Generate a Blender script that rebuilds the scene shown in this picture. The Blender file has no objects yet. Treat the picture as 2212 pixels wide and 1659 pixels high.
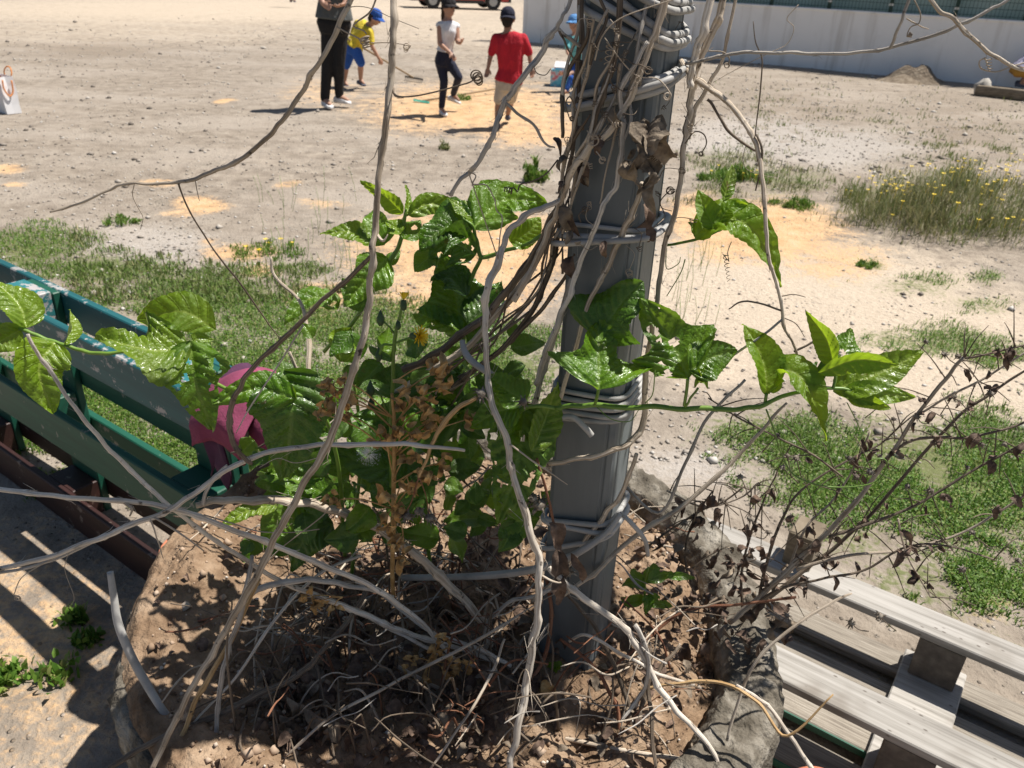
import bpy, math, random
import numpy as np
from mathutils import Vector, Matrix, noise as mnoise
R = math.radians
random.seed(7); np.random.seed(7)
S = bpy.context.scene
COL = S.collection

# ------------------------------------------------------------------ camera
PITCH, ROLL, CAMH, FPX = R(28.0), R(2.4), 1.55, 1736.0      # FPX: focal length for a 2212 px wide picture
fw = Vector((0, math.cos(PITCH), -math.sin(PITCH)))
r0 = Vector((1, 0, 0)); u0 = Vector((0, math.sin(PITCH), math.cos(PITCH)))
up = u0*math.cos(ROLL) - r0*math.sin(ROLL)
rt = r0*math.cos(ROLL) + u0*math.sin(ROLL)
CP = Vector((0, 0, CAMH))
cam = bpy.data.cameras.new('camera'); co = bpy.data.objects.new('camera', cam); COL.objects.link(co)
m = Matrix((rt, up, -fw)).transposed().to_4x4(); m.translation = CP; co.matrix_world = m
cam.sensor_width = 36; cam.lens = 36*FPX/2212; cam.clip_end = 3000; cam.clip_start = .05
cam.dof.use_dof = True; cam.dof.focus_distance = 0.98; cam.dof.aperture_fstop = 12.5
S.camera = co
# ------------------------------------------------------------------ light
SUN_EL = R(62.5); SUN_AZ = R(20)                # azimuth from +x towards +y
sd = Vector((math.cos(SUN_EL)*math.cos(SUN_AZ), math.cos(SUN_EL)*math.sin(SUN_AZ), math.sin(SUN_EL)))
W = bpy.data.worlds.new('World'); S.world = W; W.use_nodes = True
nt = W.node_tree; bg = nt.nodes['Background']
sky = nt.nodes.new('ShaderNodeTexSky'); sky.sky_type = 'NISHITA'; sky.sun_disc = False
sky.sun_elevation = SUN_EL; sky.sun_rotation = math.pi/2 - SUN_AZ
nt.links.new(sky.outputs[0], bg.inputs[0]); bg.inputs[1].default_value = 0.05
sl = bpy.data.lights.new('sun', 'SUN'); sl.energy = 5.0; sl.angle = R(.55); sl.color = (1, .945, .865)
so = bpy.data.objects.new('sun', sl); COL.objects.link(so)
so.rotation_euler = sd.to_track_quat('Z', 'Y').to_euler(); so.location = sd*30
S.view_settings.view_transform = 'Standard'; S.view_settings.look = 'None'
S.view_settings.exposure = 0.55; S.view_settings.gamma = 1
S.cycles.max_bounces = 8; S.cycles.transmission_bounces = 4; S.cycles.transparent_max_bounces = 8

# ------------------------------------------------------------------ picture -> place
def ray(x, y): return fw + rt*((x-1106)/FPX) + up*((829.5-y)/FPX)
def G(x, y, z=0.0):
    d = ray(x, y); return CP + d*((z-CAMH)/d.z)
def PY(x, y, Y):
    d = ray(x, y); return CP + d*(Y/d.y)
def proj(p):
    q = Vector(p)-CP; w = q.dot(fw); return 1106+FPX*q.dot(rt)/w, 829.5-FPX*q.dot(up)/w, w
def dep(p): return (Vector(p)-CP).dot(fw)
def sstep(a, b, x):
    t = max(0., min(1., (x-a)/(b-a))); return t*t*(3-2*t)

# ------------------------------------------------------------------ mesh building
class MB:
    def __init__(s): s.v=[]; s.f=[]; s.uv=[]
    def add(s, vs, fs, uv=None):
        o=len(s.v); s.v += [tuple(p) for p in vs]; s.f += [tuple(i+o for i in f) for f in fs]
        s.uv += uv if uv else [(0.,0.)]*len(vs)
    def build(s, name, mat, parent=None, smooth=True, **kw):
        me = bpy.data.meshes.new(name); me.from_pydata(s.v, [], s.f); me.materials.append(mat)
        ul = me.uv_layers.new(name='UVMap')
        idx = np.zeros(len(me.loops), dtype=np.int32); me.loops.foreach_get('vertex_index', idx)
        ul.data.foreach_set('uv', np.array(s.uv, dtype=np.float32)[idx].ravel())
        if smooth: me.polygons.foreach_set('use_smooth', [True]*len(me.polygons))
        o = bpy.data.objects.new(name, me); COL.objects.link(o)
        if parent is not None:
            o.parent = parent; o.matrix_parent_inverse = parent.matrix_world.inverted()
        for k, v in kw.items(): o[k] = v
        return o
def empty(name, loc, label, cat, group=None):
    o = bpy.data.objects.new(name, None); o.empty_display_size=.05; o.location = loc; COL.objects.link(o)
    o.matrix_world = Matrix.Translation(loc)
    o['label']=label; o['category']=cat
    if group: o['group']=group
    return o
def cr(pts, n):
    """Catmull-Rom through rows of numbers"""
    P=[np.array(p, float) for p in pts]
    if len(P) < 3:
        return [P[0]*(1-t)+P[-1]*t for t in np.linspace(0,1,n+1)]
    P=[2*P[0]-P[1]]+P+[2*P[-1]-P[-2]]; out=[]
    for i in range(1,len(P)-2):
        a,b,c,d=P[i-1:i+3]
        for k in range(n):
            t=k/n; out.append(.5*((2*b)+(c-a)*t+(2*a-5*b+4*c-d)*t*t+(3*b-a-3*c+d)*t**3))
    out.append(P[-2]); return out
def tube(mb, pts, rad, seg=8, flute=0., nodes=0, cap=True, sq=1.):
    """sweep a round section along world points with one radius each"""
    n=len(pts); pts=[Vector(p[:3]) for p in pts]
    t0=(pts[1]-pts[0]).normalized(); a=t0.orthogonal().normalized(); vs=[]; uv=[]; L=0.
    for i in range(n):
        t=(pts[min(i+1,n-1)]-pts[max(i-1,0)])
        if t.length<1e-9: t=t0
        t.normalize(); a=(a-t*a.dot(t))
        if a.length<1e-6: a=t.orthogonal()
        a.normalize(); b=t.cross(a)
        if i: L+=(pts[i]-pts[i-1]).length
        for k in range(seg+1):
            th=2*math.pi*k/seg; r=rad[i]
            if flute: r*=1+flute*math.sin(3*th+L*9)+.6*flute*math.sin(5*th-L*23)
            vs.append(pts[i]+a*(math.cos(th)*r)+b*(math.sin(th)*r*sq)); uv.append((k/seg, L*10))
    w=seg+1; fs=[(i*w+k,i*w+k+1,(i+1)*w+k+1,(i+1)*w+k) for i in range(n-1) for k in range(seg)]
    if cap:
        fs.append(tuple(range(seg-1,-1,-1))); fs.append(tuple((n-1)*w+k for k in range(seg)))
    mb.add(vs,fs,uv)
def pxpath(pts, n=6):
    """rows (x, y, Y, radius in px) -> world points and radii in metres"""
    rows=cr(pts,n); P=[]; Rr=[]
    for x,y,Y,r in rows:
        p=PY(x,y,Y); P.append(p); Rr.append(max(r,.35)*dep(p)/FPX)
    return P,Rr
def box(mb, c, ex, ey, ez, hx, hy, hz, bev=0.):
    c=Vector(c); ex,ey,ez=Vector(ex),Vector(ey),Vector(ez); L=max(hx,hy,hz)
    if bev<=0:
        vs=[c+ex*(hx*a)+ey*(hy*b)+ez*(hz*d) for a in(-1,1) for b in(-1,1) for d in(-1,1)]
        mb.add(vs,[(0,1,3,2),(4,6,7,5),(0,4,5,1),(2,3,7,6),(0,2,6,4),(1,5,7,3)],[(v.dot(ex),v.dot(ey)+v.dot(ez)) for v in vs]); return
    # chamfered box: three inset quads per corner
    vs=[];idx={}
    for a in(-1,1):
        for b in(-1,1):
            for d in(-1,1):
                for k in range(3):
                    h=[hx,hy,hz]; h=[h[i]-(bev if i!=k else 0) for i in range(3)]
                    idx[a,b,d,k]=len(vs); vs.append(c+ex*(h[0]*a)+ey*(h[1]*b)+ez*(h[2]*d))
    fs=[]
    for s in(-1,1):
        for k in range(3):
            q=[]
            for p1,p2 in((-1,-1),(1,-1),(1,1),(-1,1)):
                t=[p1,p2]; t.insert(k,s); q.append(idx[tuple(t)+(k,)])
            if (s>0)!=(k!=1): q.reverse()
            fs.append(tuple(q))
    for k in range(3):
        i,j=[x for x in range(3) if x!=k]
        for a in(-1,1):
            for b in(-1,1):
                lo=[0]*3; hi=[0]*3; lo[i]=hi[i]=a; lo[j]=hi[j]=b; lo[k]=-1; hi[k]=1
                fs.append((idx[tuple(lo)+(i,)],idx[tuple(hi)+(i,)],idx[tuple(hi)+(j,)],idx[tuple(lo)+(j,)]))
    for a in(-1,1):
        for b in(-1,1):
            for d in(-1,1): fs.append(tuple(idx[a,b,d,k] for k in range(3)))
    mb.add(vs,fs,[(v.dot(ex),v.dot(ey)+v.dot(ez)) for v in vs])
def fixn(o):
    import bmesh
    b=bmesh.new(); b.from_mesh(o.data); bmesh.ops.recalc_face_normals(b,faces=b.faces); b.to_mesh(o.data); b.free(); return o
def ellipsoid(mb, c, ax, ay, az, seg=14, ring=9):
    c=Vector(c); vs=[];fs=[]
    for i in range(ring+1):
        ph=math.pi*i/ring
        for k in range(seg):
            th=2*math.pi*k/seg
            vs.append(c+Vector(ax)*(math.sin(ph)*math.cos(th))+Vector(ay)*(math.sin(ph)*math.sin(th))+Vector(az)*math.cos(ph))
    for i in range(ring):
        for k in range(seg):
            a=i*seg+k;b=i*seg+(k+1)%seg; fs.append((a,a+seg,b+seg,b))
    mb.add(vs,fs)
def capsule(mb, p, q, ra, rb, seg=10):
    p=Vector(p);q=Vector(q);d=q-p
    if d.length<1e-5: return
    t=d.normalized(); P=[];Rr=[]
    for k in(0,1,2,3): a=math.pi/2*(1-k/3); P.append(p-t*ra*math.sin(a)); Rr.append(max(ra*math.cos(a),ra*.08))
    for k in(0,1,2,3): a=math.pi/2*k/3; P.append(q+t*rb*math.sin(a)); Rr.append(max(rb*math.cos(a),rb*.08))
    tube(mb,P,Rr,seg)
def loft(mb, rings, axx):
    """rings: (centre, half width along axx, half depth); closed section"""
    seg=18; vs=[];fs=[]; n=len(rings); axx=Vector(axx).normalized()
    for i,(c,wx,wd) in enumerate(rings):
        c=Vector(c); t=(Vector(rings[min(i+1,n-1)][0])-Vector(rings[max(i-1,0)][0])).normalized()
        ax=(axx-t*axx.dot(t)).normalized(); ad=t.cross(ax)
        for k in range(seg):
            th=2*math.pi*k/seg; cs,sn=math.cos(th),math.sin(th)
            e=.8; vs.append(c+ax*(wx*math.copysign(abs(cs)**e,cs))+ad*(wd*math.copysign(abs(sn)**e,sn)))
    for i in range(n-1):
        for k in range(seg):
            a=i*seg+k;b=i*seg+(k+1)%seg; fs.append((a,b,b+seg,a+seg))
    fs.append(tuple(range(seg-1,-1,-1))); fs.append(tuple((n-1)*seg+k for k in range(seg)))
    mb.add(vs,fs)

# ------------------------------------------------------------------ materials
class NT:
    def __init__(s,name):
        s.m=bpy.data.materials.new(name); s.m.use_nodes=True; s.t=s.m.node_tree
        s.b=s.t.nodes['Principled BSDF']; s.out=s.t.nodes['Material Output']
    def n(s,typ,**kw):
        x=s.t.nodes.new('ShaderNode'+typ)
        for k,v in kw.items():
            if k.startswith('i_'): x.inputs[k[2:].replace('_',' ')].default_value=v
            else: setattr(x,k,v)
        return x
    def l(s,a,b): s.t.links.new(a,b)
    def noise(s,vec,scale,det=4,rough=.55,dist=0.):
        x=s.n('TexNoise'); x.inputs['Scale'].default_value=scale; x.inputs['Detail'].default_value=det
        x.inputs['Roughness'].default_value=rough; x.inputs['Distortion'].default_value=dist
        if vec is not None: s.l(vec,x.inputs['Vector'])
        return x.outputs['Fac']
    def ramp(s,fac,stops):
        x=s.n('ValToRGB'); e=x.color_ramp.elements
        while len(e)<len(stops): e.new(.5)
        for i,(p,c) in enumerate(stops): e[i].position=p; e[i].color=(*c,1) if len(c)==3 else c
        s.l(fac,x.inputs[0]); return x.outputs[0]
    def mix(s,fac,a,b,mode='MIX'):
        x=s.n('Mix',data_type='RGBA',blend_type=mode)
        for v,i in((fac,0),(a,6),(b,7)):
            if isinstance(v,(int,float)): x.inputs[i].default_value=v
            elif isinstance(v,tuple): x.inputs[i].default_value=(*v,1) if len(v)==3 else v
            else: s.l(v,x.inputs[i])
        return x.outputs[2]
    def math(s,op,a,b=None,c=None):
        x=s.n('Math',operation=op)
        for i,v in enumerate((a,b,c)):
            if v is None: continue
            if isinstance(v,(int,float)): x.inputs[i].default_value=v
            else: s.l(v,x.inputs[i])
        return x.outputs[0]
    def sm(s,x,a,b):
        q=s.n('MapRange',interpolation_type='SMOOTHSTEP'); q.inputs[1].default_value=a; q.inputs[2].default_value=b
        s.l(x,q.inputs[0]); return q.outputs[0]
    def bump(s,h,st,dist=.01):
        x=s.n('Bump'); x.inputs['Strength'].default_value=st; x.inputs['Distance'].default_value=dist
        s.l(h,x.inputs['Height']); s.l(x.outputs[0],s.b.inputs['Normal']); return x
    def tc(s,k='Object'): return s.n('TexCoord').outputs[k]
    def rand(s): return s.n('ObjectInfo').outputs['Random']
def set_b(N,**kw):
    for k,v in kw.items():
        k=k.replace('_',' ')
        if isinstance(v,tuple) and len(v)==3: v=(*v,1)
        N.b.inputs[k].default_value=v
def nmat(name,c1,c2,scale=20,rough=.7,bump=.2,bscale=None,stretch=None,vary=.0,metal=0.,spec=.5,c3=None,uv=False):
    """two or three tone procedural surface"""
    N=NT(name); v=N.tc('UV' if uv else 'Object')
    if stretch:
        mp=N.n('Mapping'); mp.inputs['Scale'].default_value=stretch; N.l(v,mp.inputs[0]); v=mp.outputs[0]
    a=N.noise(v,scale,6,.6); st=[(.32,c1),(.68,c2)]
    if c3: st=[(.28,c1),(.5,c2),(.72,c3)]
    c=N.ramp(a,st)
    if vary:
        h=N.n('HueSaturation'); N.l(c,h.inputs['Color'])
        N.l(N.math('MULTIPLY_ADD',N.rand(),vary,1-vary/2),h.inputs['Value']); c=h.outputs[0]
    N.l(c,N.b.inputs['Base Color']); set_b(N,Roughness=rough,Metallic=metal); N.b.inputs['Specular IOR Level'].default_value=spec
    if bump: N.bump(N.noise(v,bscale or scale*3,5),bump,.004)
    return N.m

def cane_mat(name,dark,mid,pale,vary=.35):
    N=NT(name); v=N.tc('UV'); mp=N.n('Mapping'); mp.inputs['Scale'].default_value=(13,.55,1); N.l(v,mp.inputs[0])
    a=N.noise(mp.outputs[0],1.,5,.65); ob=N.tc('Object')
    b=N.noise(ob,22,4,.6); c=N.ramp(N.math('ADD',N.math('MULTIPLY',a,.7),N.math('MULTIPLY',b,.3)),[(.33,dark),(.47,mid),(.62,pale)])
    bl=N.noise(ob,70,3); c=N.mix(N.sm(bl,.63,.74),c,tuple(x*.35 for x in dark))
    h=N.n('HueSaturation'); N.l(c,h.inputs['Color']); N.l(N.math('MULTIPLY_ADD',N.rand(),vary,1-vary/2),h.inputs['Value'])
    N.l(h.outputs[0],N.b.inputs['Base Color']); set_b(N,Roughness=.72); N.b.inputs['Specular IOR Level'].default_value=.35
    N.bump(a,.55,.003); return N.m
def leaf_mat(name,c1,c2,vein,trans,tfac=.42,rough=.27,vary=.25):
    N=NT(name); uv=N.tc('UV'); sp=N.n('SeparateXYZ'); N.l(uv,sp.inputs[0]); u,v=sp.outputs[0],sp.outputs[1]
    av=N.math('ABSOLUTE',v)
    sv=N.math('SUBTRACT',u,N.math('MULTIPLY',av,.75)); fr=N.math('PINGPONG',N.math('MULTIPLY',sv,8.),.5)
    side=N.math('SUBTRACT',1.,N.sm(fr,.02,.085)); mid=N.math('SUBTRACT',1.,N.sm(av,.006,.022))
    ob=N.tc('Object'); fine=N.n('TexVoronoi',feature='DISTANCE_TO_EDGE'); fine.inputs['Scale'].default_value=170; N.l(ob,fine.inputs['Vector'])
    net=N.math('SUBTRACT',1.,N.sm(fine.outputs['Distance'],.02,.10))
    c=N.ramp(N.noise(ob,26,4,.6),[(.3,c1),(.7,c2)])
    c=N.mix(N.math('MULTIPLY',net,.12),c,vein); c=N.mix(N.math('MULTIPLY',side,.35),c,vein); c=N.mix(N.math('MULTIPLY',mid,.75),c,vein)
    yl=N.sm(N.noise(ob,9,3),.60,.75); c=N.mix(N.math('MULTIPLY',yl,.45),c,(vein[0]*1.1,vein[1],vein[2]*.5))
    h=N.n('HueSaturation'); N.l(c,h.inputs['Color']); N.l(N.math('MULTIPLY_ADD',N.rand(),vary,1-vary/2),h.inputs['Value']); c=h.outputs[0]
    sp=N.math('MULTIPLY',N.sm(N.noise(ob,75,2),.66,.72),N.sm(N.noise(ob,14,2),.48,.62)); c=N.mix(N.math('MULTIPLY',sp,.8),c,(.13,.075,.025))
    dust=N.sm(N.noise(ob,20,4,.7),.40,.70); c=N.mix(N.math('MULTIPLY',dust,.10),c,(.30,.27,.20))
    N.l(N.math('MULTIPLY_ADD',dust,.20,rough),N.b.inputs['Roughness'])
    N.l(c,N.b.inputs['Base Color']); N.b.inputs['Specular IOR Level'].default_value=.42
    N.b.inputs['Coat Weight'].default_value=.18; N.b.inputs['Coat Roughness'].default_value=.12
    hh=N.math('ADD',N.math('MULTIPLY',N.math('SUBTRACT',1.,side),1.),N.math('MULTIPLY',N.noise(ob,170,3),1.7))
    N.bump(hh,.45,.004)
    tr=N.n('BsdfTranslucent'); tc=N.mix(.55,c,trans); tc=N.mix(N.math('MULTIPLY',N.math('MAXIMUM',side,mid),.5),tc,(trans[0]*.35,trans[1]*.35,trans[2]*.2)); N.l(tc,tr.inputs[0])
    ms=N.n('MixShader'); ms.inputs[0].default_value=tfac; N.l(N.b.outputs[0],ms.inputs[1]); N.l(tr.outputs[0],ms.inputs[2]); N.l(ms.outputs[0],N.out.inputs[0])
    return N.m
M={}
M['cane']=cane_mat('dry_cane',(.12,.09,.065),(.40,.325,.245),(.66,.58,.48))
M['cane_grey']=cane_mat('grey_cane',(.12,.104,.092),(.37,.335,.295),(.66,.615,.555))
M['cane_pale']=cane_mat('bleached_sunlit_cane',(.22,.18,.14),(.54,.47,.39),(.80,.74,.65),.15)  # raised albedo puts sunlight into the colour of the bleached canes
M['cane_dark']=cane_mat('dark_cane',(.045,.034,.026),(.12,.09,.065),(.26,.205,.15))
M['cane_gold']=cane_mat('golden_cane',(.24,.13,.05),(.46,.29,.13),(.66,.48,.27))
M['red_stem']=cane_mat('reddish_stem',(.09,.035,.02),(.22,.09,.05),(.36,.19,.11))
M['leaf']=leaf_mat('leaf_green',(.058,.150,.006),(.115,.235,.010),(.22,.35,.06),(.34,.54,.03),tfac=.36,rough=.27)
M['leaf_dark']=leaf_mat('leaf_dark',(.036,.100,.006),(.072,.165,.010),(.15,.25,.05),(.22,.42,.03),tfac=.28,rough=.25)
M['leaf_young']=leaf_mat('leaf_young',(.115,.215,.010),(.18,.29,.016),(.34,.46,.08),(.36,.56,.03),tfac=.40,rough=.26)
M['leaf_lime']=leaf_mat('leaf_lime',(.10,.22,.012),(.17,.30,.018),(.30,.42,.06),(.48,.66,.02),tfac=.55,rough=.36)
M['green_stem']=nmat('green_stem',(.10,.20,.025),(.17,.28,.045),30,.4,.1,stretch=(1,1,1),vary=.2)
M['dry_leaf']=nmat('dried_leaf',(.075,.055,.038),(.20,.155,.11),60,.8,.5,vary=.4,c3=(.33,.27,.20))
M['brown_leaf']=nmat('brown_leaf',(.045,.028,.020),(.115,.074,.052),70,.8,.5,vary=.6,c3=(.23,.155,.11))
M['ochre']=nmat('ochre_dried',(.26,.14,.05),(.45,.27,.10),70,.8,.4,vary=.4,c3=(.60,.42,.20))
M['seed']=nmat('seed_head',(.06,.045,.035),(.17,.14,.11),120,.9,.5,c3=(.36,.33,.28))
M['tube']=nmat('grey_tube',(.27,.262,.25),(.38,.372,.36),22,.6,.12,bscale=140,vary=.2,c3=(.48,.47,.455))
M['yellow']=nmat('yellow_petal',(.75,.50,.01),(.85,.66,.03),90,.6,.1)
M['puff']=nmat('puff',(.75,.75,.73),(.85,.85,.83),60,.8,.0)
M['involucre']=nmat('involucre',(.03,.06,.02),(.07,.12,.035),90,.6,.3)
# ================================================================== SETTING
def gz(x, Y):
    """ground height: nearly flat, a low sand heap, falling away far off"""
    z = -.25*sstep(18, 36, Y)
    z += .05*math.exp(-((x+.35)/1.1)**2-((Y-9.5)/.7)**2)
    if Y < 30: z += .010*mnoise.noise((x*1.3, Y*1.3, 0)) + .005*mnoise.noise((x*5, Y*5, 3))
    return z
def ell(px, py, L):
    m = 0.
    for cx, cy, rx, ry, s in L:
        d = ((px-cx)/rx)**2+((py-cy)/ry)**2
        if d < 3: m = max(m, s*max(0., 1-d*.5) if d > .02 else s)
    return m
OCHRE=[(1020,235,260,62,.85),(1160,285,160,45,.75),(700,200,120,40,.55),(1010,540,260,95,.95),(1000,640,240,60,.8),(430,440,70,22,.9),(380,460,40,14,.7),(520,548,95,18,.85),(560,585,60,16,.8),
       (20,365,40,10,.85),(25,392,30,9,.8),(450,520,40,12,.7),(330,395,40,10,.7),(690,640,70,35,.9),(720,690,40,22,.7),(500,220,22,6,.9),(620,400,30,10,.7),(690,440,60,14,.6),(1640,500,200,75,.95),(1500,470,90,60,.8),(1800,560,160,50,.7),(2130,1290,90,60,.5),(210,610,60,14,.4),(860,300,60,12,.4),(60,1400,420,360,.56)]
CREAM=[(1760,640,380,120,1.),(2050,760,300,140,.95),(1500,620,160,110,.9),(2150,840,160,80,.9),(1560,760,180,90,.8),(600,350,300,60,.25),(500,20,900,40,.75),(300,60,700,50,.5),(1050,60,400,50,.6),(1100,120,300,50,.35)]  # ellipses near the top paint overexposed grazing light onto the far dirt
GREEN=[(60,540,150,55,1.),(230,580,150,45,1.),(420,640,260,60,1.),(700,700,330,70,.95),(1000,790,300,90,.95),(480,800,380,120,.95),(150,880,300,130,.9),(400,1000,330,120,.8),(1120,740,140,60,.8),
       (1980,620,130,36,.85),(2120,660,110,30,.8),(1888,572,40,15,.95),(2130,600,55,20,.9),(2010,740,200,46,.95),(2150,770,110,36,.9),(1800,720,70,26,.6),
       (1900,1010,360,130,1.),(2120,1050,300,190,1.),(1700,950,260,90,.9),(1480,960,130,60,.5),(2050,1250,240,110,.85),(1850,1150,180,90,.8),(2180,1400,90,70,.6),(1590,345,130,40,.75),(1700,390,130,45,.8),(1560,420,110,30,.7),(1680,440,60,16,.6),
       (1650,230,150,40,.30),(1900,260,230,60,.35),(2100,330,180,80,.5),(2000,430,240,90,.75),(250,480,35,12,.7),(590,540,60,16,.6),(660,590,90,22,.7),(850,440,60,16,.25),(120,110,260,22,.28),(1000,215,26,9,.8),(80,1430,70,50,.55),(190,1340,50,40,.6),(1150,390,60,30,.4)]
WEED=[(1700,250,260,110,.8),(2050,280,260,110,.8),(200,110,300,36,.8),(600,90,200,25,.5)]
PALE=[(1640,300,200,50,.8),(1800,320,220,50,.7),(330,540,170,60,.6),(250,470,220,60,.3),(1480,1010,160,50,.6)]
def build_ground():
    ys=[-6,-3,-1.2,-.2]; y=.25
    while y<14: ys.append(y); y+=.022+y*.0095
    while y<60: ys.append(y); y*=1.045
    ys+=[80,120,200,400,900,1900]
    xs=[]; x=0.
    while x<9: xs.append(x); x+=.055
    while x<40: xs.append(x); x*=1.08
    xs+=[60,120,300,800,1900]; xs=sorted(set([-a for a in xs]+xs))
    vs=[];cols=[];c2=[]
    for Y in ys:
        for X in xs:
            z=gz(X,Y) if abs(X)<60 else (-.25 if Y>30 else 0.)
            vs.append((X,Y,z))
            if Y>.3 and abs(X)<60:
                px,py,w=proj((X,Y,z)); px+=38*mnoise.noise((X*2.2,Y*2.2,5.)); py+=14*mnoise.noise((X*2.2,Y*2.2,9.))
                cols+=[ell(px,py,OCHRE),ell(px,py,CREAM),ell(px,py,GREEN),1.]; c2+=[ell(px,py,WEED),ell(px,py,PALE),0.,1.]
            else: cols+=[0,.3,0,1]; c2+=[0,0,0,1]
    n=len(xs); fs=[(j*n+i,j*n+i+1,(j+1)*n+i+1,(j+1)*n+i) for j in range(len(ys)-1) for i in range(n-1)]
    me=bpy.data.meshes.new('ground'); me.from_pydata(vs,[],fs)
    me.color_attributes.new('zone','FLOAT_COLOR','POINT').data.foreach_set('color',cols)
    me.color_attributes.new('zone2','FLOAT_COLOR','POINT').data.foreach_set('color',c2)
    me.polygons.foreach_set('use_smooth',[True]*len(me.polygons))
    N=NT('ground_dirt'); ob=N.tc('Object')
    z=N.n('VertexColor',layer_name='zone'); s=N.n('SeparateColor'); N.l(z.outputs[0],s.inputs[0])
    z2=N.n('VertexColor',layer_name='zone2'); s2=N.n('SeparateColor'); N.l(z2.outputs[0],s2.inputs[0])
    n1=N.noise(ob,1.1,6,.6); n2=N.noise(ob,7,6,.65); n3=N.noise(ob,45,5,.65); n4=N.noise(ob,2.7,6,.65)
    st=N.n('Mapping'); st.inputs['Scale'].default_value=(1.,2.2,1.); N.l(ob,st.inputs[0]); n5=N.noise(st.outputs[0],.55,5,.6)
    c=N.ramp(n2,[(.28,(.175,.143,.112)),(.5,(.275,.232,.187)),(.72,(.365,.315,.258))])
    c=N.mix(N.math('MULTIPLY',N.sm(n5,.42,.66),.8),c,(.36,.312,.262)); c=N.mix(N.math('MULTIPLY',N.sm(n4,.55,.72),.55),c,(.25,.22,.18))
    pal=N.sm(N.math('ADD',s2.outputs[1],N.math('MULTIPLY',N.math('SUBTRACT',n3,.5),1.)),.25,.75); c=N.mix(N.math('MULTIPLY',pal,.6),c,(.46,.43,.40))
    cr_=N.sm(N.math('ADD',s.outputs[1],N.math('MULTIPLY',N.math('SUBTRACT',n2,.5),.9)),.2,.8)
    cc=N.ramp(n3,[(.3,(.42,.345,.265)),(.7,(.56,.475,.375))]); c=N.mix(cr_,c,cc)
    oc=N.sm(N.math('ADD',s.outputs[0],N.math('ADD',N.math('MULTIPLY',N.math('SUBTRACT',n2,.5),1.2),N.math('MULTIPLY',N.math('SUBTRACT',n3,.5),1.1))),.35,.8)
    occ=N.ramp(n2,[(.3,(.49,.295,.145)),(.55,(.57,.385,.22)),(.75,(.57,.44,.30))]); c=N.mix(oc,c,occ)
    wd=N.sm(N.math('ADD',s2.outputs[0],N.math('MULTIPLY',N.math('SUBTRACT',n2,.5),2.)),.6,1.2); c=N.mix(N.math('MULTIPLY',wd,.7),c,(.17,.125,.085))
    gr=N.sm(N.math('ADD',s.outputs[2],N.math('ADD',N.math('MULTIPLY',N.math('SUBTRACT',n3,.5),1.5),N.math('MULTIPLY',N.math('SUBTRACT',n2,.5),1.))),.62,1.0); c=N.mix(N.math('MULTIPLY',gr,.8),c,(.11,.14,.035))
    sp=N.n('TexVoronoi'); sp.inputs['Scale'].default_value=38; N.l(ob,sp.inputs['Vector'])
    pk=N.math('MULTIPLY',N.math('SUBTRACT',1.,N.sm(sp.outputs['Distance'],.12,.26)),N.sm(n4,.40,.62)); c=N.mix(N.math('MULTIPLY',pk,.75),c,N.mix(N.math('GREATER_THAN',sp.outputs['Color'],.55),(.10,.085,.07),(.50,.46,.42)))
    N.l(c,N.b.inputs['Base Color']); set_b(N,Roughness=.95); N.b.inputs['Specular IOR Level'].default_value=.2
    N.bump(N.math('ADD',N.math('ADD',N.math('MULTIPLY',n2,.7),N.math('MULTIPLY',n3,.45)),N.math('MULTIPLY',pk,.35)),.9,.03)
    me.materials.append(N.m); o=bpy.data.objects.new('ground',me); COL.objects.link(o); o['kind']='structure'
build_ground()

def np_mesh(name, V, F, mat, **kw):
    me=bpy.data.meshes.new(name); V=np.asarray(V,np.float32); F=np.asarray(F,np.int32); k=F.shape[1]
    me.vertices.add(len(V)); me.vertices.foreach_set('co',V.ravel()); me.loops.add(F.size); me.loops.foreach_set('vertex_index',F.ravel())
    me.polygons.add(len(F)); me.polygons.foreach_set('loop_start',np.arange(0,F.size,k,dtype=np.int32)); me.update(calc_edges=True); me.validate()
    me.materials.append(mat); o=bpy.data.objects.new(name,me); COL.objects.link(o)
    for a,b in kw.items(): o[a]=b
    return o
# pebbles on the dirt
def pebbles():
    base=np.array([(1,0,0),(-1,0,0),(0,1,0),(0,-1,0),(0,0,1),(0,0,-1)],float)
    tri=np.array([(0,2,4),(2,1,4),(1,3,4),(3,0,4),(2,0,5),(1,2,5),(3,1,5),(0,3,5)])
    V=[];F=[];k=0
    while k<10000:
        y=random.uniform(25,1000) if random.random()<.7 else random.uniform(60,420); x=random.uniform(-300,2500)
        p=G(x,y)
        if p.y>22: continue
        w=ell(x,y,PALE)+.35*ell(x,y,WEED)+.30-.2*ell(x,y,CREAM)-.2*ell(x,y,OCHRE)
        if random.random()>w*1.4: continue
        s=random.uniform(.003,.010)*(1+p.y*.10)*(2.2 if random.random()<.05 else 1)
        r=base*np.random.uniform(.6,1.3,(6,3))*s*np.array([1,.9,.55]); a=random.uniform(0,6.3)
        c,q=math.cos(a),math.sin(a); r=r@np.array([[c,q,0],[-q,c,0],[0,0,1]])
        V.append(r+np.array([p.x,p.y,gz(p.x,p.y)+s*.2])); F.append(tri+6*k); k+=1
    N=NT('pebble'); g=N.n('NewGeometry').outputs['Random Per Island']
    c=N.ramp(g,[(0,(.13,.11,.09)),(.35,(.30,.26,.22)),(.7,(.42,.38,.33)),(1,(.56,.53,.49))]); N.l(c,N.b.inputs['Base Color']); set_b(N,Roughness=.9)
    np_mesh('gravel',np.concatenate(V),np.concatenate(F),N.m,kind='stuff',label='small stones scattered over the pale dirt yard',category='gravel')
pebbles()
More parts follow.
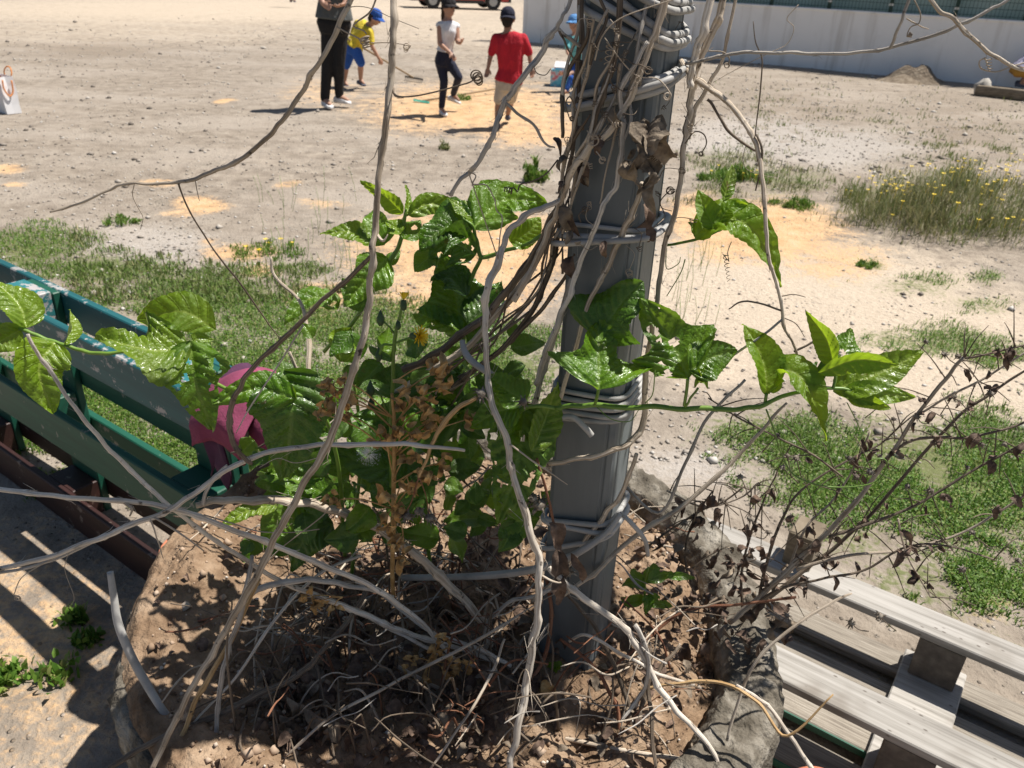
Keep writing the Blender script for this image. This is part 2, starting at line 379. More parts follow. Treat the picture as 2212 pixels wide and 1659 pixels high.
def grass_mat(name,cols):
    N=NT(name); g=N.n('NewGeometry').outputs['Random Per Island']; c=N.ramp(g,cols)
    c=N.mix(N.math('MULTIPLY',N.sm(N.noise(N.tc(),1.6,3),.4,.65),.6),c,(.12,.20,.03))
    N.l(c,N.b.inputs['Base Color']); set_b(N,Roughness=.6); tr=N.n('BsdfTranslucent'); N.l(c,tr.inputs[0]); ms=N.n('MixShader'); ms.inputs[0].default_value=.35
    N.l(N.b.outputs[0],ms.inputs[1]); N.l(tr.outputs[0],ms.inputs[2]); N.l(ms.outputs[0],N.out.inputs[0]); return N.m
M['grass']=grass_mat('grass',[(0,(.055,.14,.015)),(.4,(.11,.225,.025)),(.8,(.18,.30,.04)),(1,(.34,.33,.12))])
M['scrub']=grass_mat('scrub',[(0,(.07,.10,.03)),(.4,(.15,.17,.06)),(.75,(.26,.25,.11)),(1,(.42,.36,.20))])
def blades(name,spots,mat,**kw):
    """spots: arrays of (x,y,z,height,width); one bent blade of three triangles each"""
    s=np.array(spots); n=len(s); a=np.random.uniform(0,2*np.pi,n); lean=np.random.uniform(.1,.9,n); b=a+np.random.uniform(-.6,.6,n)+np.pi/2
    dx=np.stack([np.cos(a),np.sin(a)],1)*s[:,4:5]*.5; l=np.stack([np.cos(b),np.sin(b)],1)*(lean*s[:,3])[:,None]
    h=s[:,3]*np.sqrt(np.maximum(.08,1-lean**2*.9)); V=np.zeros((n,5,3)); p=s[:,:2]; z=s[:,2]
    V[:,0,:2]=p-dx;V[:,1,:2]=p+dx;V[:,2,:2]=p-dx+l*.4;V[:,3,:2]=p+dx+l*.4;V[:,4,:2]=p+l
    V[:,0,2]=V[:,1,2]=z-.002; V[:,2,2]=V[:,3,2]=z+h*.6; V[:,4,2]=z+h
    o=(np.arange(n)*5)[:,None]; F=np.concatenate([o+np.array([[0,1,3]]),o+np.array([[0,3,2]]),o+np.array([[2,3,4]])])
    return np_mesh(name,V.reshape(-1,3),F,mat,**kw)
def clover(name,spots,mat,**kw):
    """low leafy ground cover: small tilted leaf pairs"""
    s=np.array(spots); n=len(s); a=np.random.uniform(0,6.283,n); t=np.random.uniform(-.5,.5,(n,2)); V=np.zeros((n,4,3)); r=s[:,4]
    for k,(da,rr) in enumerate(((0,1.),(1.2,.55),(3.14,.35),(-1.2,.55))):
        V[:,k,0]=s[:,0]+np.cos(a+da)*r*rr; V[:,k,1]=s[:,1]+np.sin(a+da)*r*rr
        V[:,k,2]=s[:,2]+s[:,3]+ (np.cos(a+da)*t[:,0]+np.sin(a+da)*t[:,1])*r*rr
    o=(np.arange(n)*4)[:,None]; F=np.concatenate([o+np.array([[0,1,2]]),o+np.array([[0,2,3]])]); return np_mesh(name,V.reshape(-1,3),F,mat,**kw)
def in_planter(p,m=.02): return (p.x+.10)**2+(p.y-1.15)**2<(.60+m)**2
def scatter(zones,n,x0,x1,y0,y1,thr,hs,ws,lim=9.):
    out=[];k=0;tries=0
    while k<n and tries<n*30:
        tries+=1; x=random.uniform(x0,x1);y=random.uniform(y0,y1); g=ell(x,y,zones)
        p=G(x,y)
        g+= .55*mnoise.noise((p.x*3,p.y*3,1.))+.35*mnoise.noise((p.x*11,p.y*11,4.))
        if g<thr+random.uniform(-.15,.25) or p.y>lim or in_planter(p): continue
        f=1+max(0,p.y-2.5)*.05; h=random.uniform(*hs)*f; out.append((p.x,p.y,gz(p.x,p.y),h,random.uniform(*ws)*f)); k+=1
    return out
sp=scatter(GREEN,44000,-350,1300,470,1250,.56,(.008,.030),(.0025,.005))+scatter(GREEN,15000,1350,2560,540,1600,.74,(.008,.028),(.0025,.005))+scatter(GREEN,2200,1350,2560,540,1600,.9,(.03,.065),(.002,.004))
blades('grass',sp,M['grass'],kind='stuff',label='short green grass growing round the pallets and planter',category='grass')
sp=scatter(GREEN,60000,-350,1300,470,1250,.56,(.004,.020),(.003,.0075))+scatter(GREEN,24000,1350,2560,540,1600,.80,(.004,.022),(.003,.0075))
clover('ground_cover',sp,M['grass'],kind='stuff',label='low leafy clover among the short grass',category='ground cover')
sp=scatter(GREEN,5200,1440,2600,90,540,.62,(.015,.055),(.003,.006),15)+scatter(WEED,1100,1440,2600,130,420,.9,(.01,.04),(.004,.008),15)+scatter(GREEN,2500,150,1200,400,660,.5,(.02,.05),(.004,.008))
blades('scrub_grass',sp,M['scrub'],kind='stuff',label='sparse dry olive grass on the dirt beyond the sand',category='grass')

# ---------------------------------------------------------------- white wall with mesh fence
N=NT('white_render'); ob=N.tc(); mp=N.n('Mapping'); mp.inputs['Scale'].default_value=(3.,3.,.22); N.l(ob,mp.inputs[0])
st=N.noise(mp.outputs[0],1.3,5,.6); n2=N.noise(ob,3,5); c=N.mix(N.math('MULTIPLY',N.sm(st,.52,.70),.6),(.87,.865,.855),(.56,.53,.49))
c=N.mix(N.math('MULTIPLY',N.sm(n2,.5,.7),.15),c,(.6,.58,.55)); N.l(c,N.b.inputs['Base Color']); set_b(N,Roughness=.9); N.bump(N.noise(ob,40,5),.25,.01); M['wall']=N.m
WA=Vector((-.087,18.05,0)); WB=Vector((8.1,13.5,0)); wd=(WB-WA).normalized(); wn=Vector((wd.y,-wd.x,0)); WL=16.
if wn.y>0: wn=-wn
wall=empty('boundary_wall',WA,'long white rendered low wall carrying a green mesh fence','wall'); wz=Vector((0,0,1))
b=MB(); box(b,WA+wd*(WL/2)-wn*.1+wz*.40,wd,wn,wz,WL/2,.1,.53); fixn(b.build('masonry',M['wall'],wall,False))
b=MB(); box(b,WA+wd*(WL/2)-wn*.1+wz*.945,wd,wn,wz,WL/2+.02,.125,.016,.006); fixn(b.build('coping',M['wall'],wall,False))
M['fence_green']=nmat('fence_green',(.012,.045,.032),(.02,.065,.045),30,.45,.0)
M['screen']=nmat('screen_sheet',(.30,.42,.385),(.38,.50,.46),.8,.8,.0,c3=(.45,.56,.52))
fence=empty('mesh_fence',WA+wz*.96,'dark green welded mesh fence with posts on top of the white wall','fence')
b=MB(); hw=1.25
for k in range(int(WL/.055)):
    p=WA+wd*(.03+k*.055)-wn*.06+wz*.97; box(b,p+wz*hw/2,wd,wn,wz,.0028,.0028,hw/2)
for k in range(13):
    box(b,WA+wd*(WL/2)-wn*.053+wz*(1.0+k*.1),wd,wn,wz,WL/2,.003,.0035)
b.build('wires',M['fence_green'],fence,False,kind='stuff')
M['clip']=nmat('pale_clip',(.6,.6,.58),(.7,.7,.68),30,.6,0)
for k in range(17):
    p=WA+wd*(.05+k*.98)-wn*.1+wz*.962; b=MB(); box(b,p+wz*.66,wd,wn,wz,.028,.028,.66,.004); o=fixn(b.build('post',M['fence_green'],fence,False))
    b=MB(); 
    for q in range(5): box(b,p+wz*(.12+q*.25)+wn*.031,wd,wn,wz,.034,.004,.02)
    b.build('clip',M['clip'],o,False)
b=MB(); n=80; vs=[];fs=[]
for i in range(n+1):
    for j in range(6):
        s=WL*i/n; vs.append(WA+wd*s-wn*(.30+.03*math.sin(s*3.1)+.02*math.sin(s*7.7+j))+wz*(.55+j*.36))
for i in range(n):
    for j in range(5): a=i*6+j; fs.append((a,a+1,a+7,a+6))
b.add(vs,fs); o=b.build('privacy_screen',M['screen'],fence); md=o.modifiers.new('t','SOLIDIFY'); md.thickness=.004

# heap of dirt against the wall, timber edging beside it
def heap(name,c,rx,ry,h,mat,seed,**kw):
    b=MB();n=34;m=12;vs=[];fs=[]
    for i in range(m+1):
        r=i/m
        for k in range(n):
            a=2*math.pi*k/n; q=1+.25*mnoise.noise((math.cos(a)*1.5,math.sin(a)*1.5,seed)); x=c.x+math.cos(a)*rx*r*q; y=c.y+math.sin(a)*ry*r*q
            z=h*(1-r)**1.15*(1+.5*mnoise.noise((x*5,y*5,seed)))+.03*(1-r)*mnoise.noise((x*18,y*18,seed)); vs.append((x,y,gz(x,y)+z-.02*r))
    for i in range(m):
        for k in range(n): fs.append((i*n+k,(i+1)*n+k,(i+1)*n+(k+1)%n,i*n+(k+1)%n))
    b.add(vs,fs); return b.build(name,mat,None,**kw)
M['heap']=nmat('heap_dirt',(.10,.075,.05),(.20,.155,.11),14,.95,.8,c3=(.32,.27,.20))
heap('dirt_mound',G(1968,176),.62,.42,.30,M['heap'],2.,kind='structure')
M['old_wood']=nmat('old_wood',(.10,.075,.05),(.20,.16,.11),10,.9,.6,stretch=(1,1,6),c3=(.30,.25,.19))
e0=G(2105,206);e1=G(2330,232); d=(e1-e0).normalized(); t=empty('timber_edging',e0,'old dark timber edging beam lying on the dirt below the mound by the white wall','timber')
b=MB(); box(b,(e0+e1)/2+wz*.07,d,Vector((-d.y,d.x,0)),wz,(e1-e0).length/2,.06,.075,.012); fixn(b.build('beam',M['old_wood'],t))
M['stone']=nmat('pale_stone',(.28,.26,.23),(.45,.43,.39),9,.9,.6)
def stone(p,r,label,sq=.7,seed=0,group=None):
    b=MB(); ellipsoid(b,(0,0,0),(r,0,0),(0,r*.85,0),(0,0,r*sq),12,8)
    b.v=[tuple(Vector(v)*(1+.35*mnoise.noise(Vector(v)*(1.6/r)+Vector((seed,0,0))))) for v in b.v]
    o=b.build('stone',M['stone'],None,label=label,category='stone'); o.location=Vector(p)+wz*r*sq*.55
    return o
stone(G(2118,205),.13,'pale broken stone at the left end of the timber edging',1.1,3)

# ---------------------------------------------------------------- weathered pallet, upside down on the grass
N=NT('weathered_wood'); ob=N.tc('UV'); mp=N.n('Mapping'); mp.inputs['Scale'].default_value=(2.,46.,1); N.l(ob,mp.inputs[0])
g=N.noise(mp.outputs[0],1.,6,.65,.4); c=N.ramp(g,[(.25,(.11,.098,.085)),(.45,(.32,.30,.27)),(.75,(.54,.515,.48))])
k=N.noise(ob,5,3); c=N.mix(N.math('MULTIPLY',N.sm(k,.55,.72),.6),c,(.15,.12,.09)); kn=N.n('TexVoronoi'); mk=N.n('Mapping'); mk.inputs['Scale'].default_value=(5,11,1); N.l(ob,mk.inputs[0]); N.l(mk.outputs[0],kn.inputs['Vector']); kd=N.math('SUBTRACT',1.,N.sm(kn.outputs['Distance'],.05,.16)); c=N.mix(N.math('MULTIPLY',kd,.8),c,(.07,.05,.035))
h=N.n('HueSaturation'); N.l(c,h.inputs['Color']); N.l(N.math('MULTIPLY_ADD',N.rand(),.3,.85),h.inputs['Value']); N.l(h.outputs[0],N.b.inputs['Base Color']); set_b(N,Roughness=.85); N.bump(g,.5,.003); M['wood']=N.m
M['wood_dark']=nmat('grey_brown_wood',(.12,.10,.08),(.25,.22,.18),9,.9,.5,stretch=(1,24,1),vary=.3,c3=(.37,.335,.285),uv=True)
def paint(name,p1,p2,bare,amt):
    N=NT(name); ob=N.tc('UV'); v=N.tc(); mp=N.n('Mapping'); mp.inputs['Scale'].default_value=(3.,40.,1); N.l(ob,mp.inputs[0])
    g=N.noise(mp.outputs[0],1.,5,.65,.3); w=N.noise(v,16,6,.7); c=N.ramp(g,[(.3,p1),(.7,p2)]); bb=N.ramp(g,[(.3,tuple(x*.6 for x in bare)),(.7,bare)])
    f=N.sm(N.math('ADD',w,N.math('MULTIPLY',g,.25)),amt,amt+.05); c=N.mix(f,c,bb); N.l(c,N.b.inputs['Base Color']); set_b(N,Roughness=.55)
    N.bump(N.math('SUBTRACT',g,N.math('MULTIPLY',f,.6)),.4,.002); return N.m
M['teal']=paint('teal_paint',(.008,.075,.085),(.014,.115,.125),(.42,.41,.40),.69)
M['teal_worn']=paint('teal_paint_worn',(.02,.14,.155),(.03,.19,.20),(.50,.47,.46),.60)
M['green_paint']=paint('green_paint',(.006,.065,.040),(.010,.10,.06),(.30,.29,.26),.74)
M['red_paint']=paint('dark_red_paint',(.022,.008,.007),(.042,.014,.011),(.22,.17,.14),.72)
M['dark_wood']=nmat('dark_block',(.05,.045,.04),(.11,.095,.08),20,.85,.4,c3=(.2,.175,.15))
pa=G(1584,1148,.185); pb=G(2212,1407,.185); pd=(pb-pa); pd.z=0; pd.normalize(); pn=Vector((pd.y,-pd.x,0))
if pn.y>0: pn=-pn
PO=pa-pd*.10; PO.z=0.012
pal=empty('wooden_pallet',PO,'weathered grey bare wood pallet lying flat on the grass right of the planter','pallet')
def pbox(s0,s1,n0,n1,z0,z1,nm,mt,root=pal,O=PO,ds=pd,dn=pn,bev=.003):
    b=MB(); box(b,O+ds*((s0+s1)/2)+dn*((n0+n1)/2)+wz*((z0+z1)/2),ds,dn,wz,(s1-s0)/2,(n1-n0)/2,(z1-z0)/2,bev); return fixn(b.build(nm,mt,root,False))
sm_=(G(2005,1482,.06)-PO).dot(pd)
for n0,n1 in((0,.092),(.345,.440),(.70,.795)): pbox(.02,1.24,n0,n1,.162,.185,'runner_board',M['wood'])
SP=((.0,.145),(sm_-.07,sm_+.07),(1.055,1.20))
for s0,s1 in SP:
    for n0,n1 in((.004,.088),(.349,.436),(.704,.791)): pbox(s0+.02,s1-.02,n0,n1,.0442,.1618,'block',M['dark_wood'])
    pbox(s0,s1,.001,.80,.0222,.0440,'stringer_board',M['wood'])
for k,(n0,n1) in enumerate(((-.005,.08),(.125,.22),(.262,.355),(.40,.495),(.545,.64),(.70,.81))): pbox(0,1.2,n0,n1,0,.022,'deck_board',M['wood_dark'])
for n0 in(.3555,.4955): pbox(.02,1.18,n0,n0+.004,.002,.020,'painted_edge',M['green_paint'],bev=0)
b=MB(); q=G(1733,1190,.22); box(b,Vector((q.x,q.y,.2415)),pd,pn,wz,.035,.045,.055,.004)
o=fixn(b.build('wood_block',M['old_wood'],None,False,label='small brown wood block standing on the end of the grey pallet',category='block'))

# ---------------------------------------------------------------- painted pallet standing upright as a bench back, left
la=G(0,565,.72); lb=G(480,790,.72); ld=(lb-la); ld.z=0; ld.normalize(); ln=Vector((ld.y,-ld.x,0))
if ln.y>0: ln=-ln
LO=la-ld*.36; LO.z=0.0; LO-=ln*.02
lp=empty('painted_pallet',LO,'teal and green painted pallet standing upright behind the left of the planter','pallet')
def lbox(s0,s1,n0,n1,z0,z1,nm,mt,bev=.003): return pbox(s0,s1,n0,n1,z0,z1,nm,mt,lp,LO,ld,ln,bev)
LEN=(lb-LO).dot(ld)+.02
for z0,z1,mt in((.62,.72,'teal'),(.30,.42,'green_paint'),(.0,.12,'red_paint')): lbox(0,LEN+(.2 if z0>.5 else 0),.122,.144,z0,z1,'runner_board',M[mt])
for s0,s1 in((.02,.165),(.55,.695),(LEN-.15,LEN-.005)):
    for z0,z1,mt in((.622,.723,'teal_worn'),(.303,.418,'green_paint'),(.003,.117,'red_paint')): lbox(s0+.003,s1-.003,.0442,.1218,z0,z1,'block',M[mt])
    lbox(s0,s1,.0222,.0440,.001,.717,'stringer_board',M['green_paint'])
for z0,z1,mt in((.62,.716,'teal'),(.43,.51,'green_paint'),(.25,.33,'green_paint'),(.05,.13,'red_paint')): lbox(0,LEN+(.2 if z0>.5 else 0),0,.022,z0,z1,'deck_board',M[mt])
# ---------------------------------------------------------------- concrete planter with soil
PC=Vector((-.085,1.15,0)); PRr=.60
def prof(b,C,prof_,n=96,seed=0,amp=.0,broken=None,fine=0):
    if fine: prof_=[tuple(np.array(prof_[i])*(1-q/fine)+np.array(prof_[i+1])*(q/fine)) for i in range(len(prof_)-1) for q in range(fine)]+[prof_[-1]]
    m=len(prof_);vs=[];fs=[];uv=[]
    for k in range(n):
        a=2*math.pi*k/n
        for j,(r,z) in enumerate(prof_):
            q=amp*mnoise.noise((math.cos(a)*4,math.sin(a)*4,z*6+seed))
            zz=z
            if fine: q+=.005*mnoise.noise((math.cos(a)*15,math.sin(a)*15,z*25))+.006*mnoise.noise((math.cos(a)*42,math.sin(a)*42,z*70+r*50)); zz+=.003*mnoise.noise((math.cos(a)*r*30,math.sin(a)*r*30,3.))+.005*mnoise.noise((math.cos(a)*r*75,math.sin(a)*r*75,7.))
            if broken and z>.44:
                zz-=broken[1](a)
            vs.append((C.x+math.cos(a)*(r+q),C.y+math.sin(a)*(r+q),C.z+zz+q*.6)); uv.append((k/n*6,z*2))
    for k in range(n):
        for j in range(m-1): a=k*m+j;c=((k+1)%n)*m+j; fs.append((a,c,c+1,a+1))
    b.add(vs,fs,uv)
M['concrete']=nmat('rough_concrete',(.055,.046,.034),(.15,.132,.105),20,.95,1.,bscale=60,c3=(.36,.33,.28),spec=.2)
for q in M['concrete'].node_tree.nodes:
    if q.type=='BUMP': q.inputs['Distance'].default_value=.014
pl=empty('planter',PC,'large round rough concrete planter filled with dry soil','planter')
brk=lambda a: .03*max(0,mnoise.noise((math.cos(a)*5,math.sin(a)*5,2.)))+.02*max(0,mnoise.noise((math.cos(a)*17,math.sin(a)*17,8.)))
b=MB(); prof(b,PC,[(.50,.0),(.55,.06),(.578,.25),(.588,.40),(.587,.485),(.575,.505),(.55,.509),(.53,.503),(.50,.506),(.48,.47),(.475,.40)],340,1,.016,((4,),brk),4); fixn(b.build('tub',M['concrete'],pl))
# soil surface
b=MB(); n=300; m=120; vs=[];fs=[]
HOLES=[(G(1490,1372,.48),.07,.07),(G(640,1275,.5),.05,.05),(G(1290,1580,.5),.05,.03),(G(1000,1330,.5),.06,.03),(G(1560,1060,.5),.07,.04),(G(560,1480,.5),.08,.035)]
def soilz(x,y):
    z=.492+.03*mnoise.noise((x*4,y*4,1.))+.016*mnoise.noise((x*13,y*13,2.))+.008*mnoise.noise((x*40,y*40,5.))+.006*mnoise.noise((x*85,y*85,7.))+.0035*max(0,mnoise.noise((x*150,y*150,3.)))
    z+=.02*math.exp(-((x+.45)/.2)**2-((y-1.25)/.25)**2)
    r=math.hypot(x-PC.x,y-PC.y); a=math.atan2(y-PC.y,x-PC.x); lf=.5-.5*math.cos(a-.35); k=sstep(.25,.75,lf); z-=.05*sstep(.40,.50,r)*(1-k); z+=.045*k*sstep(.38,.52,r)-.035*k*sstep(.55,.585,r)
    z+=.03*math.exp(-((x-.12)**2+(y-1.0)**2)/.02)
    for c,s,d in HOLES: z-=d*math.exp(-((x-c.x)**2+(y-c.y)**2)/(s*s))
    return z
for i in range(m+1):
    for k in range(n):
        a=2*math.pi*k/n; lf=.5-.5*math.cos(a-.35); r=(.485+.088*sstep(.25,.75,lf)+.012*mnoise.noise((math.cos(a)*6,math.sin(a)*6,3.)))*(i/m)**.8; x=PC.x+math.cos(a)*r; y=PC.y+math.sin(a)*r; vs.append((x,y,soilz(x,y)))
for i in range(m):
    for k in range(n): fs.append((i*n+k,(i+1)*n+k,(i+1)*n+(k+1)%n,i*n+(k+1)%n))
b.add(vs,fs)
M['soil']=nmat('dry_soil',(.12,.074,.044),(.26,.178,.115),18,.97,1.,bscale=85,c3=(.40,.295,.205),spec=.15)
b.build('soil',M['soil'],None,kind='structure')
for q in M['soil'].node_tree.nodes:
    if q.type=='BUMP': q.inputs['Distance'].default_value=.010
# clods and crumbs
V=[];F=[];base=np.array([(1,0,0),(-1,0,0),(0,1,0),(0,-1,0),(0,0,1),(0,0,-1)],float); tri=np.array([(0,2,4),(2,1,4),(1,3,4),(3,0,4),(2,0,5),(1,2,5),(3,1,5),(0,3,5)])
for k in range(3600):
    r=.53*math.sqrt(random.random()); a=random.uniform(0,6.283); x=PC.x+math.cos(a)*r;y=PC.y+math.sin(a)*r; s=random.uniform(.0015,.005)*(2.4 if random.random()<.08 else 1)
    V.append(base*np.random.uniform(.6,1.3,(6,3))*s+np.array([x,y,soilz(x,y)+s*.3])); F.append(tri+6*k)
N=NT('clod'); g=N.n('NewGeometry').outputs['Random Per Island']; c=N.ramp(g,[(0,(.13,.08,.05)),(.5,(.32,.22,.145)),(.85,(.45,.34,.25)),(1,(.6,.56,.5))]); N.l(c,N.b.inputs['Base Color']); set_b(N,Roughness=.95)
np_mesh('soil_crumbs',np.concatenate(V),np.concatenate(F),N.m,kind='stuff',label='crumbs of dry soil and grit in the planter',category='soil')
# terracotta pots beside the planter
M['terracotta']=nmat('terracotta',(.40,.13,.065),(.55,.20,.11),14,.8,.15,c3=(.60,.27,.17))
def pot(p,r,h,label):
    t=empty('flower_pot',(p[0],p[1],0),label,'flower pot'); C=Vector((p[0],p[1],0))
    b=MB(); prof(b,C,[(.01,.004),(r*.66,.0),(r*.70,.01),(r*.90,h*.78),(r*.88,h*.80),(r*.84,h*.78),(r*.62,.05),(.01,.05)],48); fixn(b.build('body',M['terracotta'],t))
    b=MB(); prof(b,C,[(r*.9,h*.76),(r*1.0,h*.77),(r*1.02,h*.99),(r*.99,h),(r*.91,h*.995),(r*.88,h*.8)],48); fixn(b.build('rim',M['terracotta'],t))
    b=MB(); prof(b,C,[(.004,h*.7),(r*.45,h*.69),(r*.845,h*.66)],32,3,.004); fixn(b.build('potting_soil',M['soil'],t))
pot((-.72,1.46),.08,.31,'terracotta flower pot in shade behind the left rim of the planter')
pot((.575,.915),.062,.27,'terracotta flower pot between the planter and the grey pallet')
# ================================================================== POLE AND TIES
M['pole']=nmat('galvanised_pole',(.10,.117,.128),(.15,.172,.186),7,.5,.15,bscale=160,stretch=(1,1,.25),metal=.2,c3=(.22,.24,.25))
PX=Vector((.124,1.02,0)); al=R(24); nf=Vector((-math.sin(al),-math.cos(al),0)); nr=Vector((math.cos(al),-math.sin(al),0))
def pole_sec(h,ch,groove):
    """square section with rounded corners and pressed grooves in every face"""
    pts=[]
    for k in range(4):
        a=k*math.pi/2; c,s=math.cos(a),math.sin(a)
        loc=[(-h+ch,h),(-h*.62,h),(-h*.58,h-groove),(-h*.50,h-groove),(-h*.46,h),(h*.66,h),(h*.70,h-groove),(h*.76,h-groove),(h*.80,h),(h-ch,h),(h-ch*.3,h-ch*.3)] if k%2 else [(-h+ch,h),(-h*.5,h),(0,h),(h*.5,h),(h*.66,h),(h*.70,h-groove*.7),(h*.74,h-groove*.7),(h*.78,h),(h*.8,h),(h-ch,h),(h-ch*.3,h-ch*.3)]
        pts+=[(x*c+y*s,-x*s+y*c) for x,y in loc]
    return pts
sec=pole_sec(.0475,.009,.0022); zs=[.30,.5,.8,1.1,1.4,1.8,2.4,3.2,3.6]; b=MB(); n=len(sec); vs=[];fs=[]
for z in zs:
    for x,y in sec: vs.append(PX+nr*x+nf*y+wz*z)
for j in range(len(zs)-1):
    for k in range(n): fs.append((j*n+k,j*n+(k+1)%n,(j+1)*n+(k+1)%n,(j+1)*n+k))
fs.append(tuple((len(zs)-1)*n+k for k in range(n)))
b.add(vs,fs); pole=fixn(b.build('metal_pole',M['pole'],None,False,label='grey square metal pole standing in the planter wound with dry vines',category='pole'))
def ring(zc,off,rad,kx=0.,ky=0.,wob=.004,seed=0,start=0.,span=1.,n=56,dz=0.):
    """a strand wound round the square pole; returns points"""
    P=[]
    for i in range(n+1):
        f=start+span*i/n; a=2*math.pi*f; c,s=math.cos(a),math.sin(a); h=.0475+off
        e=5.; rr=h/((abs(c)**e+abs(s)**e)**(1/e)); rr=min(rr,h*1.30)
        X,Yv=c*rr,s*rr; P.append(PX+nr*X+nf*Yv+wz*(zc+kx*X+ky*Yv+dz*i/n+wob*mnoise.noise((f*3,seed,0))))
    return P
def tie(name,label,strands):
    t=empty(name,PX+wz*strands[0][0],label,'tie')
    for s in strands:
        P=ring(*s[:3],**s[3]); b=MB(); rd=s[2]; tube(b,P,[rd*(1+.08*mnoise.noise((i*.4,s[0]*9,0))) for i in range(len(P))],10); b.build('strand',M['tube'],t)
    return t
tie('plastic_tie','grey plastic tube tied round the pole, second from the top',[(1.426,.009,.0046,dict(kx=.25,ky=-.1,seed=1)),(1.414,.0095,.0042,dict(kx=.30,ky=-.12,seed=2)),(1.420,.0175,.0040,dict(kx=.36,ky=-.12,seed=9,start=-.03,span=.45))])
tie('plastic_tie','grey knotted plastic tube round the pole beside the upper leaves, third from the top',[(1.248,.014,.0048,dict(kx=.12,ky=-.02,seed=3)),(1.256,.006,.0030,dict(kx=.05,ky=.03,seed=4)),(1.244,.022,.0038,dict(kx=.2,ky=-.02,seed=5,start=-.02,span=.42))])
tie('plastic_tie','pale plastic strands wound several times round the pole behind the glossy leaves',[(1.012,.008,.004,dict(kx=.1,seed=6)),(1.003,.009,.0042,dict(kx=.14,seed=7)),(.993,.0095,.004,dict(kx=.12,seed=8)),(1.022,.0065,.0035,dict(kx=.08,seed=19)),(.983,.008,.004,dict(kx=.2,seed=29))])
tie('plastic_tie','wide grey tube loops stacked round the top of the pole',[(1.485+.013*k,.007+.003*(k%2),.0042,dict(kx=-.35-.12*(k%3),ky=.0,seed=20+k)) for k in range(5)])
tie('plastic_tie','lowest grey tube wound round the pole above the soil',[(.800,.008,.0042,dict(kx=.25,ky=.05,seed=11)),(.786,.010,.0042,dict(kx=.1,ky=.12,seed=12)),(.760,.009,.004,dict(kx=.55,ky=.0,seed=13))])

# ================================================================== PLANT HELPERS
def leafmesh(mid,W,side,nrm,lobed=0.,fold=18,curl=0.,bull=1.,seed=0,crump=0.,nu=34,nv=11,serr=.035,shape=0,wave=1.,holes=0.):
    """blade along world points mid; side/nrm: functions of position"""
    rows=cr([tuple(p) for p in mid],max(2,int(nu/(len(mid)-1)))); P=[Vector(r) for r in rows]; n=len(P); L=sum((P[i+1]-P[i]).length for i in range(n-1))
    b=MB(); vs=[];uv=[]; tf=math.tan(R(fold)); s_=seed*3.7
    for i in range(n):
        u=i/(n-1); t=(P[min(i+1,n-1)]-P[max(i-1,0)]).normalized(); sd_=(side-t*side.dot(t)).normalized(); nn=t.cross(sd_)
        if nn.dot(nrm)<0: nn=-nn
        if shape==0: w=(max(0,math.sin(math.pi*min(1,u)**.72))**.75)*(1-.22*u)
        else: w=(max(0,math.sin(math.pi*min(1,u)**.88))**.9)
        lobe=lobed*(math.exp(-((u-.36)/.12)**2)*.85-.30*math.exp(-((u-.60)/.11)**2)); w=max(.0,w*(1-.28*lobed)+lobe*.75)
        w*=1+serr*(((u*17)%1)-.5)*2*(1 if u<.97 else 0)+.05*mnoise.noise((u*5,s_,0))
        if i==0: w=.03
        if i==n-1: w=.0
        for k in range(-nv,nv+1):
            v=k/nv; av=abs(v); asym=1+.10*mnoise.noise((u*4,s_+(5 if v>0 else 9),2)); y=v*w*W*.5*asym
            sweep=.16*lobed*math.exp(-((u-.36)/.13)**2)*av**1.6*L
            yl=y/L; q=(u-.75*abs(yl))*8.; cell=abs(math.sin(math.pi*q))
            h=abs(y)*tf + bull*.0062*(cell**.6-.5)*min(1,av*4)*(1-.3*av)*(L/.13)
            h+=-curl*L*(u*u)*.5 - curl*.25*abs(y)*av
            h+=wave*av**2*W*.085*math.sin(u*9+s_+(1.9 if v>0 else 0))+wave*.05*W*mnoise.noise((u*3+s_,v*1.5,3.))
            p=P[i]+sd_*y+t*sweep+nn*h
            if crump: p+=Vector((mnoise.noise(p*38+Vector((s_,0,0))),mnoise.noise(p*38+Vector((0,s_,4))),mnoise.noise(p*38+Vector((7,0,s_)))))*crump*W*.5+Vector((mnoise.noise(p*95),mnoise.noise(p*95+Vector((3,3,3))),mnoise.noise(p*95+Vector((9,1,5)))))*crump*W*.16
            vs.append(p); uv.append((u,yl))
    w_=2*nv+1; fs=[(i*w_+k,i*w_+k+1,(i+1)*w_+k+1,(i+1)*w_+k) for i in range(n-1) for k in range(w_-1)]
    if holes: fs=[f for f in fs if not (mnoise.noise((vs[f[0]].x*62+s_,vs[f[0]].y*62,vs[f[0]].z*62))>holes and (f[0]//w_)>2)]
    b.add(vs,fs,uv); return b
LS=[0]
